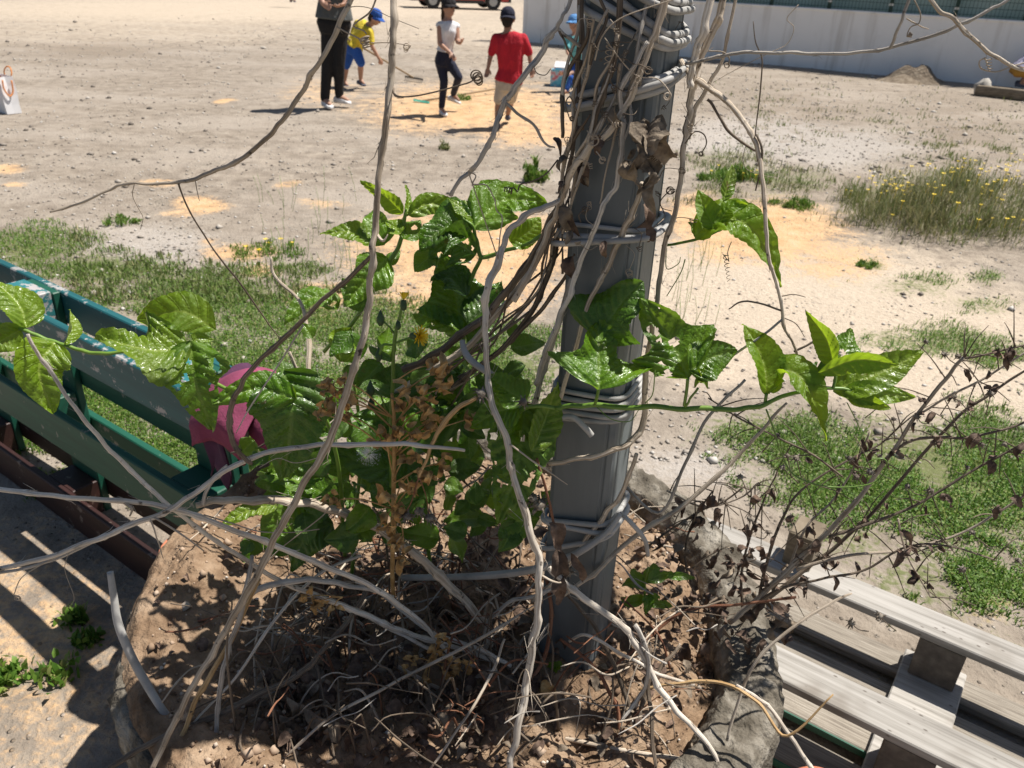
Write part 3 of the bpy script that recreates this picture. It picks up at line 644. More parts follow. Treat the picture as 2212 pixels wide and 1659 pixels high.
def leaf(parent,pts,wpx,mat='leaf',roll=0,lobed=0.,fold=16,curl=.15,bull=1.,crump=0.,pet=None,name='leaf',nu=34,nv=11,shape=0,wave=1.,petmat='green_stem',label=None,k=None):
    LS[0]+=1; W=[PY(*p) for p in pts]; k=({'leaf':.62,'leaf_dark':.45,'leaf_young':.45,'leaf_lime':.1}.get(mat,0.) if k is None else k); n0=(CP-W[0]).normalized(); n0=n0.lerp((n0+sd).normalized(),k).normalized()
    for i in range(1,len(W)):
        v=(W[i]-CP).normalized(); W[i]=W[i]+v*max(-.05,min(.06,-(W[i]-W[0]).dot(n0)/v.dot(n0)*(k>0)))
    W3=W if len(W)>2 else [W[0],(W[0]+W[1])/2+Vector((0,0,.006)),W[1]]
    t=(W[-1]-W[0]).normalized(); view=(W[0]-CP).normalized(); side=t.cross(-n0).normalized(); side=Matrix.Rotation(R(roll),3,t)@side
    nrm=Matrix.Rotation(R(roll),3,t)@n0; wm=wpx*dep(W[len(W)//2])/FPX
    b=leafmesh(W3,wm,side,nrm,lobed,fold,curl,bull,LS[0],crump,nu,nv,shape=shape,wave=wave,holes=(.40 if mat in('leaf','leaf_dark') and LS[0]%3==0 else 0.))
    o=b.build(name,M[mat],parent)
    if label: o['label']=label
    if pet:
        pb=MB(); q=[PY(*p) for p in pet]+[W3[0]+(W3[1]-W3[0])*.03]; rr=cr([tuple(x) for x in q],5); tube(pb,rr,[.0021]*len(rr),7); pb.build('petiole',M[petmat],o)
    return o
def stem(parent,pts,mat='green_stem',name='stem',n=6,flute=0.,seg=8,nodes=0):
    P,Rr=pxpath(pts,n)
    for i in range(len(P)):
        j=mnoise.noise((i*.5,pts[0][0]*.1,0)); Rr[i]*=.86*(1+.14*j)
    if nodes:
        L=0
        for i in range(1,len(P)):
            L+=(P[i]-P[i-1]).length; f=(L/nodes)%1.; Rr[i]*=1+.34*math.exp(-((f-.5)/.035)**2)
    for i in range(1,len(P)-1):
        s3=pts[0][0]*.37; P[i]=P[i]+Vector((mnoise.noise((i*.27,s3,1.)),mnoise.noise((i*.27,s3,5.)),mnoise.noise((i*.27,s3,9.))))*Rr[i]*.75
    b=MB(); tube(b,P,Rr,seg,flute)
    if nodes:
        for q in range(int(len(P)*.45)):
            i=random.randrange(1,len(P)-1); d=(P[i+1]-P[i]).normalized(); o=Vector((random.gauss(0,1),random.gauss(0,1),random.gauss(0,1))); o=(o-d*o.dot(d)).normalized(); l=Rr[i]*random.uniform(1.2,5); a=P[i]+o*Rr[i]*.9
            tube(b,[a,a+d*l*.6+o*l*.12,a+d*l*random.choice((1,-.4))+o*l*random.uniform(.2,.7)],[Rr[i]*.14,Rr[i]*.10,Rr[i]*.04],4)
    return b.build(name,M[mat],parent)
def coil_pts(cx,cy,Y,r,turns,dx,dy,face=False,taper=.4,n=14):
    out=[]; L=math.hypot(dx,dy) or 1; ax,ay=dx/L,dy/L; m=int(turns*n)
    for i in range(m+1):
        f=i/m; th=2*math.pi*turns*f; rr=r*(1-taper*f)*(1+.12*math.sin(f*17)); mpp=.9/FPX
        if face: out.append((cx+dx*f+rr*math.cos(th),cy+dy*f+rr*math.sin(th),Y+f*.012))
        else: out.append((cx+dx*f-ay*rr*math.cos(th)+ax*rr*.25*math.sin(th),cy+dy*f+ax*rr*math.cos(th)+ay*rr*.25*math.sin(th),Y+rr*mpp*math.sin(th)))
    return out
def tendril(parent,path,coil=None,r=1.1,mat='cane',name='tendril'):
    """path rows (x,y,Y); coil = (cx,cy,radius,turns,dx,dy,face)"""
    rows=[tuple(p) for p in cr(path,6)] if len(path)>1 else []
    if coil:
        cx,cy,rr,tn,dx,dy,fc=coil; Y=path[-1][2]; rows+=coil_pts(cx,cy,Y,rr,tn,dx,dy,fc)
    P=[PY(*q) for q in rows]; Rr=[r*dep(p)/FPX*(1-.35*i/len(P)) for i,p in enumerate(P)]; b=MB(); tube(b,P,Rr,6); return b.build(name,M[mat],parent)
def cane(pts,label,mat='cane',name='dry_vine_cane',nodes=.09,n=7,cat='vine cane',group=None,flute=.07):
    p0=PY(*pts[0][:3]); t=empty(name,p0,label,cat,group); stem(t,pts,mat,'stem',n,flute,10,nodes); return t
def twig(t,pts,mat='cane',name='side_twig',n=5): return stem(t,pts,mat,name,n,.06,7)
def seedhead(t,x,y,Y,r,mat='seed',spk=16,name='seed_head'):
    p=PY(x,y,Y); q=r*dep(p)/FPX; b=MB(); ellipsoid(b,p,(q*.62,0,0),(0,q*.62,0),(0,0,q*.5),8,6)
    for k in range(spk):
        d=Vector((random.gauss(0,1),random.gauss(0,1),random.gauss(-.3,1))).normalized(); tube(b,[p+d*q*.4,p+d*q*.8,p+d*q*1.15+Vector((0,0,-q*.15))],[q*.13,q*.09,q*.02],4)
    b.v=[tuple(Vector(v)+Vector((mnoise.noise(Vector(v)*400),mnoise.noise(Vector(v)*400+Vector((3,0,0))),0))*q*.15) for v in b.v]
    return b.build(name,M[mat],t)
def crumple(t,x,y,Y,wpx,lpx,ang,mat='brown_leaf',name='dried_leaf',cr_=.9):
    dx,dy=math.cos(R(ang))*lpx,math.sin(R(ang))*lpx
    return leaf(t,[(x,y,Y),(x+dx*.5+random.uniform(-.2,.2)*lpx,y+dy*.5,Y-.008),(x+dx,y+dy,Y+random.uniform(-.01,.01))],wpx,mat,random.uniform(-60,60),0,random.uniform(10,50),random.uniform(-.5,.8),.3,cr_,None,name,10,4)
def ysoil(y): 
    a=PITCH+math.atan((y-829.5)/FPX); return (CAMH-.5)/math.tan(a)

# ================================================================== DRY CANES
c1=cane([(900,-620,.98,7),(870,-420,.92,7.5),(858,-200,.87,8),(851,0,.84,8.5),(848,90,.83,8.5),(845,160,.83,9),(836,250,.82,8.5),(824,330,.82,8),(816,410,.81,7.5),(811,480,.81,8.5),(806,545,.80,8),(799,620,.80,8),(794,690,.80,8.5),(770,780,.79,8.5),(742,870,.79,9),(708,960,.79,9.5),(665,1030,.79,8.5),(622,1110,.79,9),(585,1180,.79,8.5),(548,1255,.785,9),(500,1340,.78,8.5),(450,1425,.77,8),(408,1500,.76,8),(368,1580,.75,7.5),(330,1660,.73,7),(318,1700,.72,7)],
  'long upright grey-brown dry cane crossing the picture left of the pole',nodes=.12)
tendril(c1,[(850,190,.83),(853,203,.82),(868,209,.81),(905,206,.81),(950,196,.81),(990,185,.81),(1018,176,.81),(1032,160,.81)],(1029,160,12,4.5,6,18,True),2.0,'cane_dark')
twig(c1,[(812,500,.81,4),(825,520,.80,3.5),(838,506,.80,1)],'cane')
twig(c1,[(846,192,.83,3),(855,205,.825,4),(872,212,.82,1)],'cane')
c2=cane([(1010,-520,.98,6),(930,-320,.93,6.5),(840,-140,.89,6.5),(757,0,.87,6.5),(722,75,.87,6.5),(690,132,.87,6),(655,192,.88,6),(622,245,.88,6),(590,283,.88,5.8),(545,325,.89,5.6),(500,353,.89,5.4),(460,371,.90,5.2),(422,386,.90,5),(385,394,.90,4.4),(330,398,.91,4),(280,396,.91,3.6),(245,405,.92,3.4),(200,428,.92,3.2),(150,447,.93,2.8),(108,458,.93,2)],
  'arching dry cane sweeping from the top edge down to the left tip',nodes=.14)
twig(c2,[(385,394,.90,2.6),(402,440,.905,2.4),(430,492,.91,2.2),(470,551,.92,2.2),(512,602,.93,2.3),(548,652,.94,2),(582,702,.95,1.7),(604,730,.96,1.2)],'cane_dark')
twig(c2,[(290,397,.91,1.2),(287,422,.91,1.1),(299,450,.91,1.1),(309,470,.91,.9),(303,496,.91,.7)])
twig(c2,[(422,387,.90,1.4),(425,410,.90,1.2),(431,434,.90,.8)])
tendril(c2,[(728,58,.865),(745,68,.86),(765,78,.86),(785,88,.85)],(785,80,11,5,8,24,False),2.,'cane')
tendril(c2,[(800,93,.85),(835,92,.85),(866,95,.85),(878,98,.85)],(880,97,7,3.5,-4,12,True),1.3,'cane')
tendril(c2,[(815,-10,.86),(800,25,.86),(770,48,.86),(765,58,.86),(785,66,.86),(792,74,.86)],None,2.2,'cane')
tendril(c2,[(744,22,.87),(765,14,.87),(800,18,.87),(850,40,.87),(905,62,.87)],None,1.0,'cane')
c3=cane([(1290,-300,.97,6),(1262,-140,.965,6),(1231,4,.96,5),(1218,30,.95,4.5),(1203,58,.95,5.5),(1183,83,.95,7),(1161,127,.95,7),(1137,157,.94,7),(1107,198,.94,7),(1091,218,.94,7.5),(1079,248,.94,7),(1067,282,.93,6.5),(1053,315,.93,6.5),(1025,363,.93,5.5),(991,391,.92,5),(973,424,.92,4)],
  'grey weathered cane reaching from the pole top down left before the red-shirted child','cane_grey',nodes=.07)
twig(c3,[(1088,220,.94,4),(1111,240,.935,4),(1147,264,.93,4),(1170,297,.93,3.6),(1184,314,.93,3),(1199,319,.93,2)],'cane_grey')
twig(c3,[(1206,62,.95,5),(1228,82,.955,5),(1258,103,.965,5)],'cane_grey')
twig(c3,[(1206,62,.95,3.5),(1218,85,.95,3),(1228,108,.95,2.6),(1240,128,.95,2),(1254,133,.95,1)],'cane_dark')
tendril(c3,[(1152,142,.94),(1160,158,.94),(1178,162,.94),(1190,148,.94)],None,1.5)
tendril(c3,[(1015,372,.925),(1028,380,.925),(1022,398,.92),(1050,400,.92),(1068,430,.92),(1073,455,.92),(1085,470,.915),(1080,510,.91),(1076,560,.90)],(1017,362,9,3,6,6,False),1.6,'cane')
c4=cane([(1215,430,.97,6),(1180,447,.965,7),(1142,461,.955,7.5),(1107,490,.95,7.5),(1087,530,.94,8),(1074,578,.93,9.5),(1054,618,.92,9),(1046,690,.91,7.5),(1050,760,.90,7),(1054,820,.89,7.5),(1073,895,.87,8),(1095,950,.86,8),(1105,1010,.85,8),(1120,1070,.84,9),(1143,1130,.83,9.5),(1159,1190,.82,9),(1166,1240,.81,9),(1162,1330,.80,9),(1150,1400,.79,9.5),(1138,1480,.78,9),(1124,1550,.76,9),(1108,1620,.745,8.5),(1096,1690,.73,8)],
  'long pale cane hanging left of the pole from the middle tie to the bottom edge','cane_pale',nodes=.11)
twig(c4,[(1102,960,.855,2.4),(1150,995,.85,2.2),(1190,1022,.85,1.8),(1226,1047,.85,1)],'cane')
twig(c4,[(1170,1243,.81,3),(1200,1258,.80,2.6),(1212,1258,.80,2)],'cane')
tendril(c4,[(1135,1085,.83),(1150,1160,.825),(1172,1200,.82),(1180,1225,.81),(1130,1255,.81),(1090,1245,.81)],None,.7)
tendril(c4,[(1150,1500,.78),(1180,1560,.77),(1140,1610,.76),(1110,1640,.75),(1090,1660,.75)],None,.7)
c5=cane([(-420,1010,.78,5),(-200,1040,.79,5.5),(0,1058,.80,6),(100,1068,.80,6),(200,1078,.81,6.5),(300,1084,.82,6.5),(400,1106,.83,7),(500,1142,.85,7),(600,1182,.87,7),(700,1222,.89,7),(795,1262,.91,6.5),(862,1307,.93,6),(930,1368,.94,5.5),(1000,1450,.93,5)],
  'pale dry cane entering from the left edge and running down over the soil','cane_pale',nodes=.10)
twig(c5,[(270,1083,.815,4),(285,1100,.81,3.5),(280,1115,.81,2)])
tendril(c5,[(440,1112,.835),(500,1130,.83),(560,1148,.83),(630,1150,.83),(690,1143,.83)],None,1.6)
c6=cane([(-380,1290,.77,5),(-180,1268,.775,5.5),(0,1228,.78,6),(100,1204,.78,6.5),(200,1170,.79,7),(270,1141,.80,7.5),(350,1106,.81,7),(410,1074,.82,7),(470,1030,.83,6.5),(548,987,.84,6.5),(640,968,.85,6),(720,961,.86,6.5),(800,960,.87,6.5),(900,962,.88,5.5),(1004,973,.89,4)],
  'dry cane rising from the lower left edge and levelling out across the dark leaves','cane_pale',nodes=.085)
twig(c6,[(0,1237,.79,4),(80,1222,.79,4),(150,1195,.79,3.5),(215,1165,.79,3)],'cane_grey')
twig(c6,[(325,1120,.805,2.6),(335,1150,.80,2.2),(345,1180,.80,1.6),(352,1205,.80,1)],'cane')
twig(c6,[(334,1118,.805,2.6),(400,1160,.80,2.2),(440,1190,.80,1.8)],'cane')
tendril(c6,[(130,1200,.785),(80,1225,.78),(45,1250,.78),(30,1285,.78)],(36,1290,6,2.5,6,4,True),1.2)
tendril(c6,[(150,1190,.785),(140,1230,.78),(160,1290,.78),(150,1310,.78)],None,.8)
tendril(c6,[(700,985,.86),(640,1000,.86),(600,990,.86),(560,1010,.85)],None,1.)
c7=cane([(808,545,.805,5),(795,560,.81,5.5),(745,608,.82,5.5),(692,652,.82,5.5),(640,706,.82,6),(592,750,.82,6),(550,790,.82,6),(520,832,.82,6.5),(500,876,.82,7),(495,920,.82,7),(508,965,.82,6.5),(530,992,.825,6),(545,1002,.83,4)],
  'dark hooked cane curving down left of the upright cane before the magenta cloth','cane_dark',nodes=.12)
twig(c7,[(655,702,.825,2.6),(600,790,.83,2.4),(540,880,.83,2),(510,935,.83,1.2)],'cane_grey')
c8=cane([(425,1092,.90,8),(470,1083,.91,9),(560,1080,.93,10),(640,1086,.95,10.5),(710,1100,.97,11),(775,1122,.98,11),(835,1152,.98,11),(892,1192,.98,11),(942,1235,.98,11),(1000,1292,.98,10.5),(1043,1340,.98,10),(1055,1375,.98,9),(1040,1420,.97,8)],
  'thick striped brown cane arching low over the planter soil','cane',nodes=.16)
tendril(c8,[(705,1100,.955),(712,1095,.955),(690,1120,.95),(600,1190,.93),(570,1225,.92)],None,1.6)
twig(c8,[(440,1090,.90,5),(445,1065,.90,4.5),(465,1030,.90,4),(490,1005,.90,3)],'cane_grey')
c9=cane([(1470,130,1.00,6),(1500,170,.98,7),(1540,196,.97,7),(1580,230,.96,6.5),(1620,285,.95,6.5),(1640,340,.94,6),(1650,420,.93,5.5),(1655,500,.92,5),(1661,560,.92,4.6),(1680,620,.92,4.4),(1690,672,.92,4.4),(1693,705,.92,4),(1714,742,.92,3.5),(1724,778,.92,3)],
  'brown fibrous cane arching off the right of the pole and hanging beside the bright leaf','cane',nodes=.08)
twig(c9,[(1528,215,.97,4),(1550,242,.965,3.5),(1570,280,.96,4),(1610,314,.955,3.6),(1634,326,.95,3)],'cane_dark')
twig(c9,[(1690,672,.92,2.5),(1640,655,.915,2.4),(1600,652,.91,2.2),(1574,668,.91,1.6)],'cane_dark')
twig(c9,[(1688,640,.92,1.6),(1715,636,.92,1.4),(1740,642,.92,1)],'cane_dark')
twig(c9,[(1634,290,.945,3),(1645,318,.94,3),(1643,360,.94,2.6),(1632,412,.935,1.6)],'cane_dark')
twig(c9,[(1690,690,.92,3),(1640,730,.915,3.2),(1580,770,.91,3),(1545,790,.91,2)],'cane_grey')
twig(c9,[(1690,685,.92,1.6),(1720,700,.92,1.3),(1738,728,.92,.8)],'cane_dark')
twig(c9,[(1715,760,.92,3),(1750,742,.92,2.8),(1783,722,.92,2)],'cane_dark')
tendril(c9,[(1612,310,.955),(1605,345,.95),(1620,370,.95),(1680,385,.95)],None,.9)
c10=cane([(1480,138,.965,3.5),(1528,127,.95,4),(1570,119,.94,4),(1620,113,.93,4),(1700,114,.92,4),(1780,116,.91,4),(1850,114,.90,4),(1930,100,.89,4),(2010,78,.88,4.2),(2080,50,.87,4.2),(2140,20,.87,4),(2180,-4,.87,4),(2300,-90,.88,4),(2480,-180,.9,3.5)],
  'thin dark-streaked cane running level from the pole across the white wall','cane_grey',nodes=.08)
twig(c10,[(1924,103,.89,4),(1935,75,.885,4),(1948,42,.88,4),(1962,5,.88,4.5),(1968,-30,.88,4.5)],'cane_grey')
twig(c10,[(1958,40,.885,2),(1985,55,.885,1.8),(2006,63,.885,1.2)],'cane')
tendril(c10,[(1975,0,.885),(1988,28,.885),(1985,50,.885),(1968,58,.885),(1960,72,.885)],(1962,74,6,3,8,4,False),1.4)
twig(c10,[(1627,46,.93,1),(1632,90,.93,1.4),(1646,130,.93,1.8),(1642,200,.93,1.8),(1636,250,.93,1.6),(1630,300,.935,1.4)],'cane_dark')
tendril(c10,[(1725,10,.92),(1700,40,.92),(1715,60,.92),(1700,95,.92),(1660,115,.925),(1590,150,.93),(1540,178,.94)],None,1.)
c11=cane([(1800,-330,.92,5.5),(1890,-170,.88,5),(2010,0,.83,5),(2060,42,.83,5),(2110,92,.82,5),(2160,128,.82,4.6),(2215,154,.82,4.2),(2360,200,.82,3.6),(2480,260,.83,2)],
  'tan cane slanting across the top right corner','cane',nodes=.09)
tendril(c11,[(2222,132,.82),(2180,146,.82),(2150,155,.82),(2120,148,.82),(2116,132,.82),(2130,124,.82)],(2134,126,7,4,6,26,False),1.7)
c12=cane([(1680,-330,1.02,8),(1620,-160,1.0,8.5),(1560,10,.98,9),(1545,50,.98,9),(1522,100,.98,9.5),(1503,150,.98,9.5),(1494,200,.985,9),(1490,250,.985,8),(1478,310,.98,7),(1472,380,.975,6.5),(1462,440,.97,6.5),(1440,520,.965,6.5),(1427,600,.96,6),(1413,680,.96,6),(1400,760,.955,7),(1394,840,.955,7.5),(1389,905,.955,8),(1372,945,.95,8.5),(1330,970,.94,7.5),(1265,987,.935,6.5),(1185,1001,.935,6)],
  'thick brown cane following the right pole edge, then bending across the pole low down','cane',nodes=.12)
cane([(1600,-260,1.0,9),(1560,-120,.98,9.5),(1525,40,.965,10),(1506,105,.965,10),(1494,150,.965,9),(1491,190,.965,8)],'thick bleached cane beside the right edge of the pole at the top','cane_pale',nodes=.10)
cane([(1640,-240,1.02,4),(1575,60,1.0,4),(1560,130,1.0,4.5),(1535,175,1.0,5),(1500,240,1.0,5.5),(1488,300,1.0,5)],'thin tan cane behind the bleached cane right of the pole top','cane',nodes=.1)
# canes wound over the pole
def pole_cane(pts,label,mat='cane',nodes=.09): return cane(pts,label,mat,'wound_vine_cane',nodes)
pole_cane([(1500,-300,.97,10),(1468,-150,.95,10.5),(1425,40,.945,10),(1405,95,.945,9),(1385,150,.945,9),(1360,210,.945,9),(1318,280,.945,9.5),(1262,330,.95,9),(1235,372,.955,8),(1218,420,.965,7),(1205,455,.975,7),(1185,500,.98,8),(1150,580,.98,8),(1110,650,.98,8)],'thick brown cane crossing the upper pole from top right to lower left')
pole_cane([(1360,-300,.955,8),(1350,-150,.95,8),(1335,60,.945,8),(1322,140,.945,8),(1300,210,.945,8),(1280,280,.95,6)],'knotted cane running down the middle of the pole top','cane_dark')
pole_cane([(1400,90,.935,5),(1365,150,.935,5.5),(1340,200,.94,6),(1345,270,.945,7),(1342,330,.945,7),(1330,400,.945,6.5),(1305,440,.94,6.5),(1290,480,.94,6),(1262,545,.95,6.5),(1235,620,.955,7),(1208,690,.96,7.5),(1180,760,.965,7.5),(1158,830,.97,7.5)],'grey cane slanting down the front of the pole through the middle tie','cane_grey')
pole_cane([(1388,395,.935,6.5),(1372,440,.94,7),(1355,480,.945,7.5),(1330,540,.95,7),(1300,600,.95,6.5),(1270,660,.95,6),(1235,780,.955,6),(1210,860,.965,6)],'pale frayed cane under the dead leaf on the pole')
pole_cane([(1255,130,.985,5),(1246,220,.985,5),(1240,300,.985,5),(1226,380,.985,6),(1205,440,.985,7),(1170,520,.99,8),(1120,600,1.0,9),(1060,670,1.0,9.5),(1000,720,1.0,9.5),(930,770,1.0,9),(870,800,1.0,8)],'dark cane leaving the left edge of the pole and slanting down behind the leaves','cane_dark')
pole_cane([(1280,-280,1.0,8),(1262,-130,.99,8.5),(1255,60,.98,8),(1250,130,.98,7),(1240,190,.985,6)],'gnarled dark cane on the left edge of the pole top','cane_dark')
pole_cane([(1205,450,1.0,7),(1160,560,1.01,8),(1090,660,1.02,8.5),(1010,750,1.03,8.5),(930,800,1.04,8),(850,850,1.05,7)],'brown cane slanting left below the middle tie, behind the pale cane','cane')
pole_cane([(1215,470,1.03,6),(1180,600,1.03,7),(1130,700,1.03,7),(1050,780,1.04,7),(960,850,1.06,7),(880,920,1.08,6)],'dark cane slanting left low behind the yellow flower','cane_dark')
pole_cane([(1235,600,.985,5.5),(1200,720,.99,6.5),(1168,820,.99,7),(1140,920,.99,7),(1120,1000,1.0,6.5),(1090,1120,1.0,6)],'grey cane running down just left of the lower pole','cane_grey')
pole_cane([(1225,590,1.0,4),(1190,640,1.01,5),(1120,720,1.03,5.5),(1040,790,1.06,5),(960,830,1.08,4)],'thin dark cane between the slanting canes left of the pole','cane_dark')
pole_cane([(1375,980,.945,5),(1345,1060,.95,5.5),(1310,1110,.955,6),(1270,1160,.96,6),(1220,1230,.97,6),(1150,1300,.99,5.5)],'brown cane crossing the lower pole under the glossy leaves')
t=pole_cane([(1290,-20,.95,4),(1310,40,.945,4),(1290,90,.94,4),(1275,140,.945,3.5)],'thin twisted cane with tendrils on the upper pole','cane_dark')
for (x,y,r,tn,dx,dy,fc) in [(1318,100,9,3,-8,40,False),(1330,60,6,3,4,18,False),(1280,300,14,2.5,2,4,True),(1490,268,7,5,4,22,False),(1387,310,6,4,-2,18,False),(1300,345,8,2,2,2,True),(1325,270,6,3,20,0,False)]:
    tendril(t,[(x-12,y-18,.935),(x-4,y-8,.93),(x,y,.93)],(x,y,r,tn,dx,dy,fc),1.3,'cane')
tendril(t,[(1310,90,.935),(1370,160,.935),(1420,170,.935),(1447,200,.935),(1448,212,.935)],(1440,208,8,2.2,2,-2,True),1.7,'cane')
tendril(t,[(1285,130,.935),(1300,80,.93),(1340,40,.93),(1420,10,.93),(1470,-5,.93)],None,1.8,'cane')
tendril(t,[(1480,310,.965),(1500,285,.96),(1520,290,.96),(1526,310,.96),(1516,330,.96)],(1514,332,5,2,0,0,True),1.5,'cane_dark')
tendril(t,[(1250,250,.96),(1232,210,.95),(1222,225,.95),(1230,255,.95)],(1235,256,5,2,0,0,True),1.6,'cane_dark')
tendril(t,[(1205,345,.96),(1180,375,.955),(1150,392,.955),(1125,398,.955),(1118,415,.955)],(1108,412,7,4,-20,-4,False),1.8,'cane_dark')
tendril(t,[(1530,110,.94),(1560,112,.94),(1575,125,.94),(1574,138,.94)],(1570,140,6,2.5,0,2,True),1.5,'cane')
rs=random.Random(15)
for q in range(6):
    j=lambda a: rs.uniform(-a*1.5,a*1.5)
    pts=[(1225+j(22),430+j(40),1.0+j(.02),4),(1195+j(18),520+j(20),1.01+j(.02),4.5),(1140+j(25),630+j(25),1.02+j(.03),5),(1070+j(30),715+j(25),1.03+j(.03),5),(980+j(40),790+j(25),1.05+j(.03),4.5),(890+j(50),860+j(40),1.08+j(.03),3)]
    sc=rs.uniform(.35,.8)
    cane([(a,b,c,d*sc) for a,b,c,d in pts],'dry cane in the dense bundle slanting down left of the pole',rs.choice(['cane_dark','cane','cane_dark']),'wound_vine_cane',.09,6,'vine cane','canes in the bundle slanting left of the pole')
rs=random.Random(31)
for q in range(12):
    x0=rs.uniform(1255,1470); y0=rs.uniform(-20,260); L=rs.uniform(180,420); sl_=rs.uniform(-.55,-.15); pts=[]
    for i in range(6):
        f=i/5; x=x0+sl_*L*f+rs.uniform(-10,10); y=y0+L*f; x=min(max(x,1215),1478); yy=.952 if x<1390 else .957+.0009*(x-1390); pts.append((x,y,yy-rs.uniform(.0,.012)+.0005*max(0,1280-x),rs.uniform(2.,5.)))
    cane(pts,'thin dry vine stem clinging to the face of the upper pole',rs.choice(['cane_dark','cane','cane_grey','cane_dark']),'clinging_stem',.07,5,'vine cane','thin vine stems clinging to the upper pole')
t=empty('tendril_tangle',PY(1340,250,.94),'tangle of curled dry tendrils and leaf scraps on the upper pole','tendrils')
for q in range(34):
    x=rs.uniform(1225,1480); y=rs.uniform(20,560); Y=.94 if x<1390 else .945+.0008*(x-1390)
    a=rs.uniform(0,6.28); L=rs.uniform(20,60); tendril(t,[(x,y,Y),(x+math.cos(a)*L*.5,y+math.sin(a)*L*.5,Y-.008),(x+math.cos(a+.6)*L,y+math.sin(a+.6)*L,Y-.006)],(x+math.cos(a+.6)*L,y+math.sin(a+.6)*L,rs.uniform(3,9),rs.uniform(1.5,4),rs.uniform(-8,8),rs.uniform(2,18),rs.random()<.4),rs.uniform(.7,1.3),rs.choice(['cane','cane_dark','cane_dark']))
for q in range(16):
    x=rs.choice([rs.uniform(1200,1260),rs.uniform(1300,1440)]); y=rs.uniform(230,560); crumple(t,x,y,.945 if x>1260 else .97,rs.uniform(14,34),rs.uniform(24,60),rs.uniform(50,130),rs.choice(['dry_leaf','brown_leaf']))
# crumpled dead leaf hanging on the pole
t=empty('dead_leaf',PY(1400,300,.92),'crumpled grey-brown dead leaf hanging on the front of the pole','dead leaf')
for pts,w,r in(([(1405,270,.93),(1395,310,.915),(1360,380,.915)],70,10),([(1400,260,.935),(1410,330,.92),(1400,430,.925)],75,-35),([(1410,300,.93),(1440,330,.92),(1460,350,.93)],45,30),([(1380,340,.93),(1360,370,.92),(1385,420,.925)],50,50),([(1400,380,.93),(1405,430,.925),(1412,470,.93)],26,10)):
    leaf(t,pts,w,'dry_leaf',r,0,35,.3,.5,.75,None,'dried_blade',26,8)
# lower tangle on the soil
cane([(60,722,.84,4.5),(80,760,.84,4.5),(110,805,.84,5),(170,892,.83,5),(240,972,.83,5.5),(300,1032,.83,5.5),(365,1090,.83,5.5),(449,1158,.85,5.5),(524,1205,.87,5.5),(608,1258,.90,6),(693,1291,.92,6.5),(795,1331,.94,7),(862,1361,.95,6.5),(950,1388,.955,6),(1080,1430,.95,5)],
  'straight grey cane descending from the left leaves to the middle of the soil','cane_pale',nodes=.08)
cane([(235,1660,.74,7),(300,1620,.765,7.5),(380,1580,.79,8),(470,1545,.81,8),(560,1500,.84,8),(650,1455,.87,7.5),(700,1400,.90,7),(760,1330,.95,6.5),(800,1260,1.0,6)],
  'grey cane climbing from the bottom left corner to the middle of the planter','cane_dark',nodes=.12)
cane([(545,1200,.86,5),(530,1290,.84,6),(500,1380,.83,6.5),(480,1450,.81,6),(470,1520,.80,6),(465,1600,.78,6),(462,1665,.76,6)],'grey cane standing upright near the bottom beside the long cane','cane_grey',nodes=.1)
cane([(560,1250,.87,6),(490,1400,.83,6.5),(430,1500,.80,6.5),(400,1570,.78,6),(360,1660,.75,5.5)],'bleached straw cane leaning along the lower end of the long upright cane','cane_gold',nodes=.12)
cane([(530,1290,.88,7),(570,1268,.89,8),(640,1255,.90,7.5),(720,1258,.92,7),(800,1275,.93,5),(850,1290,.94,4)],'pale bowed cane lying over the soil left of centre','cane_grey',nodes=.12)
cane([(1185,1225,.90,7),(1230,1268,.89,8),(1285,1310,.88,8.5),(1345,1352,.87,8),(1380,1405,.86,7.5),(1420,1475,.85,7.5),(1470,1545,.83,7),(1530,1610,.81,6.5),(1560,1670,.79,6)],
  'pale grey cane slanting down right from the foot of the pole','cane_pale',nodes=.10)
cane([(1372,1350,.87,6),(1395,1400,.86,6),(1400,1450,.85,5.5),(1385,1500,.85,5),(1340,1560,.83,4)],'short broken cane stub leaning on the pale cane right of the pole','cane_grey',nodes=.1)
cane([(860,1440,.94,5),(960,1495,.91,5.5),(1060,1545,.88,6),(1180,1585,.86,6),(1300,1612,.84,6),(1420,1632,.82,5.5),(1540,1650,.80,5)],'long low cane crossing the soil near the bottom edge','cane',nodes=.1)
cane([(1120,1510,.90,4),(1175,1420,.95,5),(1190,1320,.98,5),(1180,1250,.99,4)],'dark red-brown stem rising from the soil left of the pole foot','red_stem',nodes=.1)
cane([(1365,1585,.86,6),(1350,1500,.89,6),(1300,1380,.93,5.5),(1250,1310,.95,5),(1200,1260,.96,4)],'dark bowed stem rising from the stub in front of the pole','cane_dark',nodes=.1)
cane([(1375,1580,.86,6),(1395,1500,.89,5.5),(1440,1430,.92,5),(1470,1395,.94,4)],'dark stem leaning right from the stub in front of the pole','cane_dark',nodes=.1)
cane([(1340,1590,.855,5),(1330,1520,.88,5),(1290,1450,.91,4.5),(1250,1410,.93,4),(1210,1380,.95,3.5)],'thin red-brown stem leaning left from the stub in front of the pole','red_stem',nodes=.1)
cane([(1405,1400,.88,5),(1400,1480,.86,5),(1408,1560,.83,5),(1415,1665,.79,4.5)],'dark thin stem standing in front of the right soil near the bottom','cane_dark',nodes=.1)
t=cane([(1800,1500,.80,2),(1700,1590,.78,3.5),(1640,1520,.82,4),(1560,1475,.86,4.5),(1450,1478,.88,4),(1380,1490,.89,3)],'golden cane curving over the broken concrete rim at bottom right','cane_gold',nodes=.1)
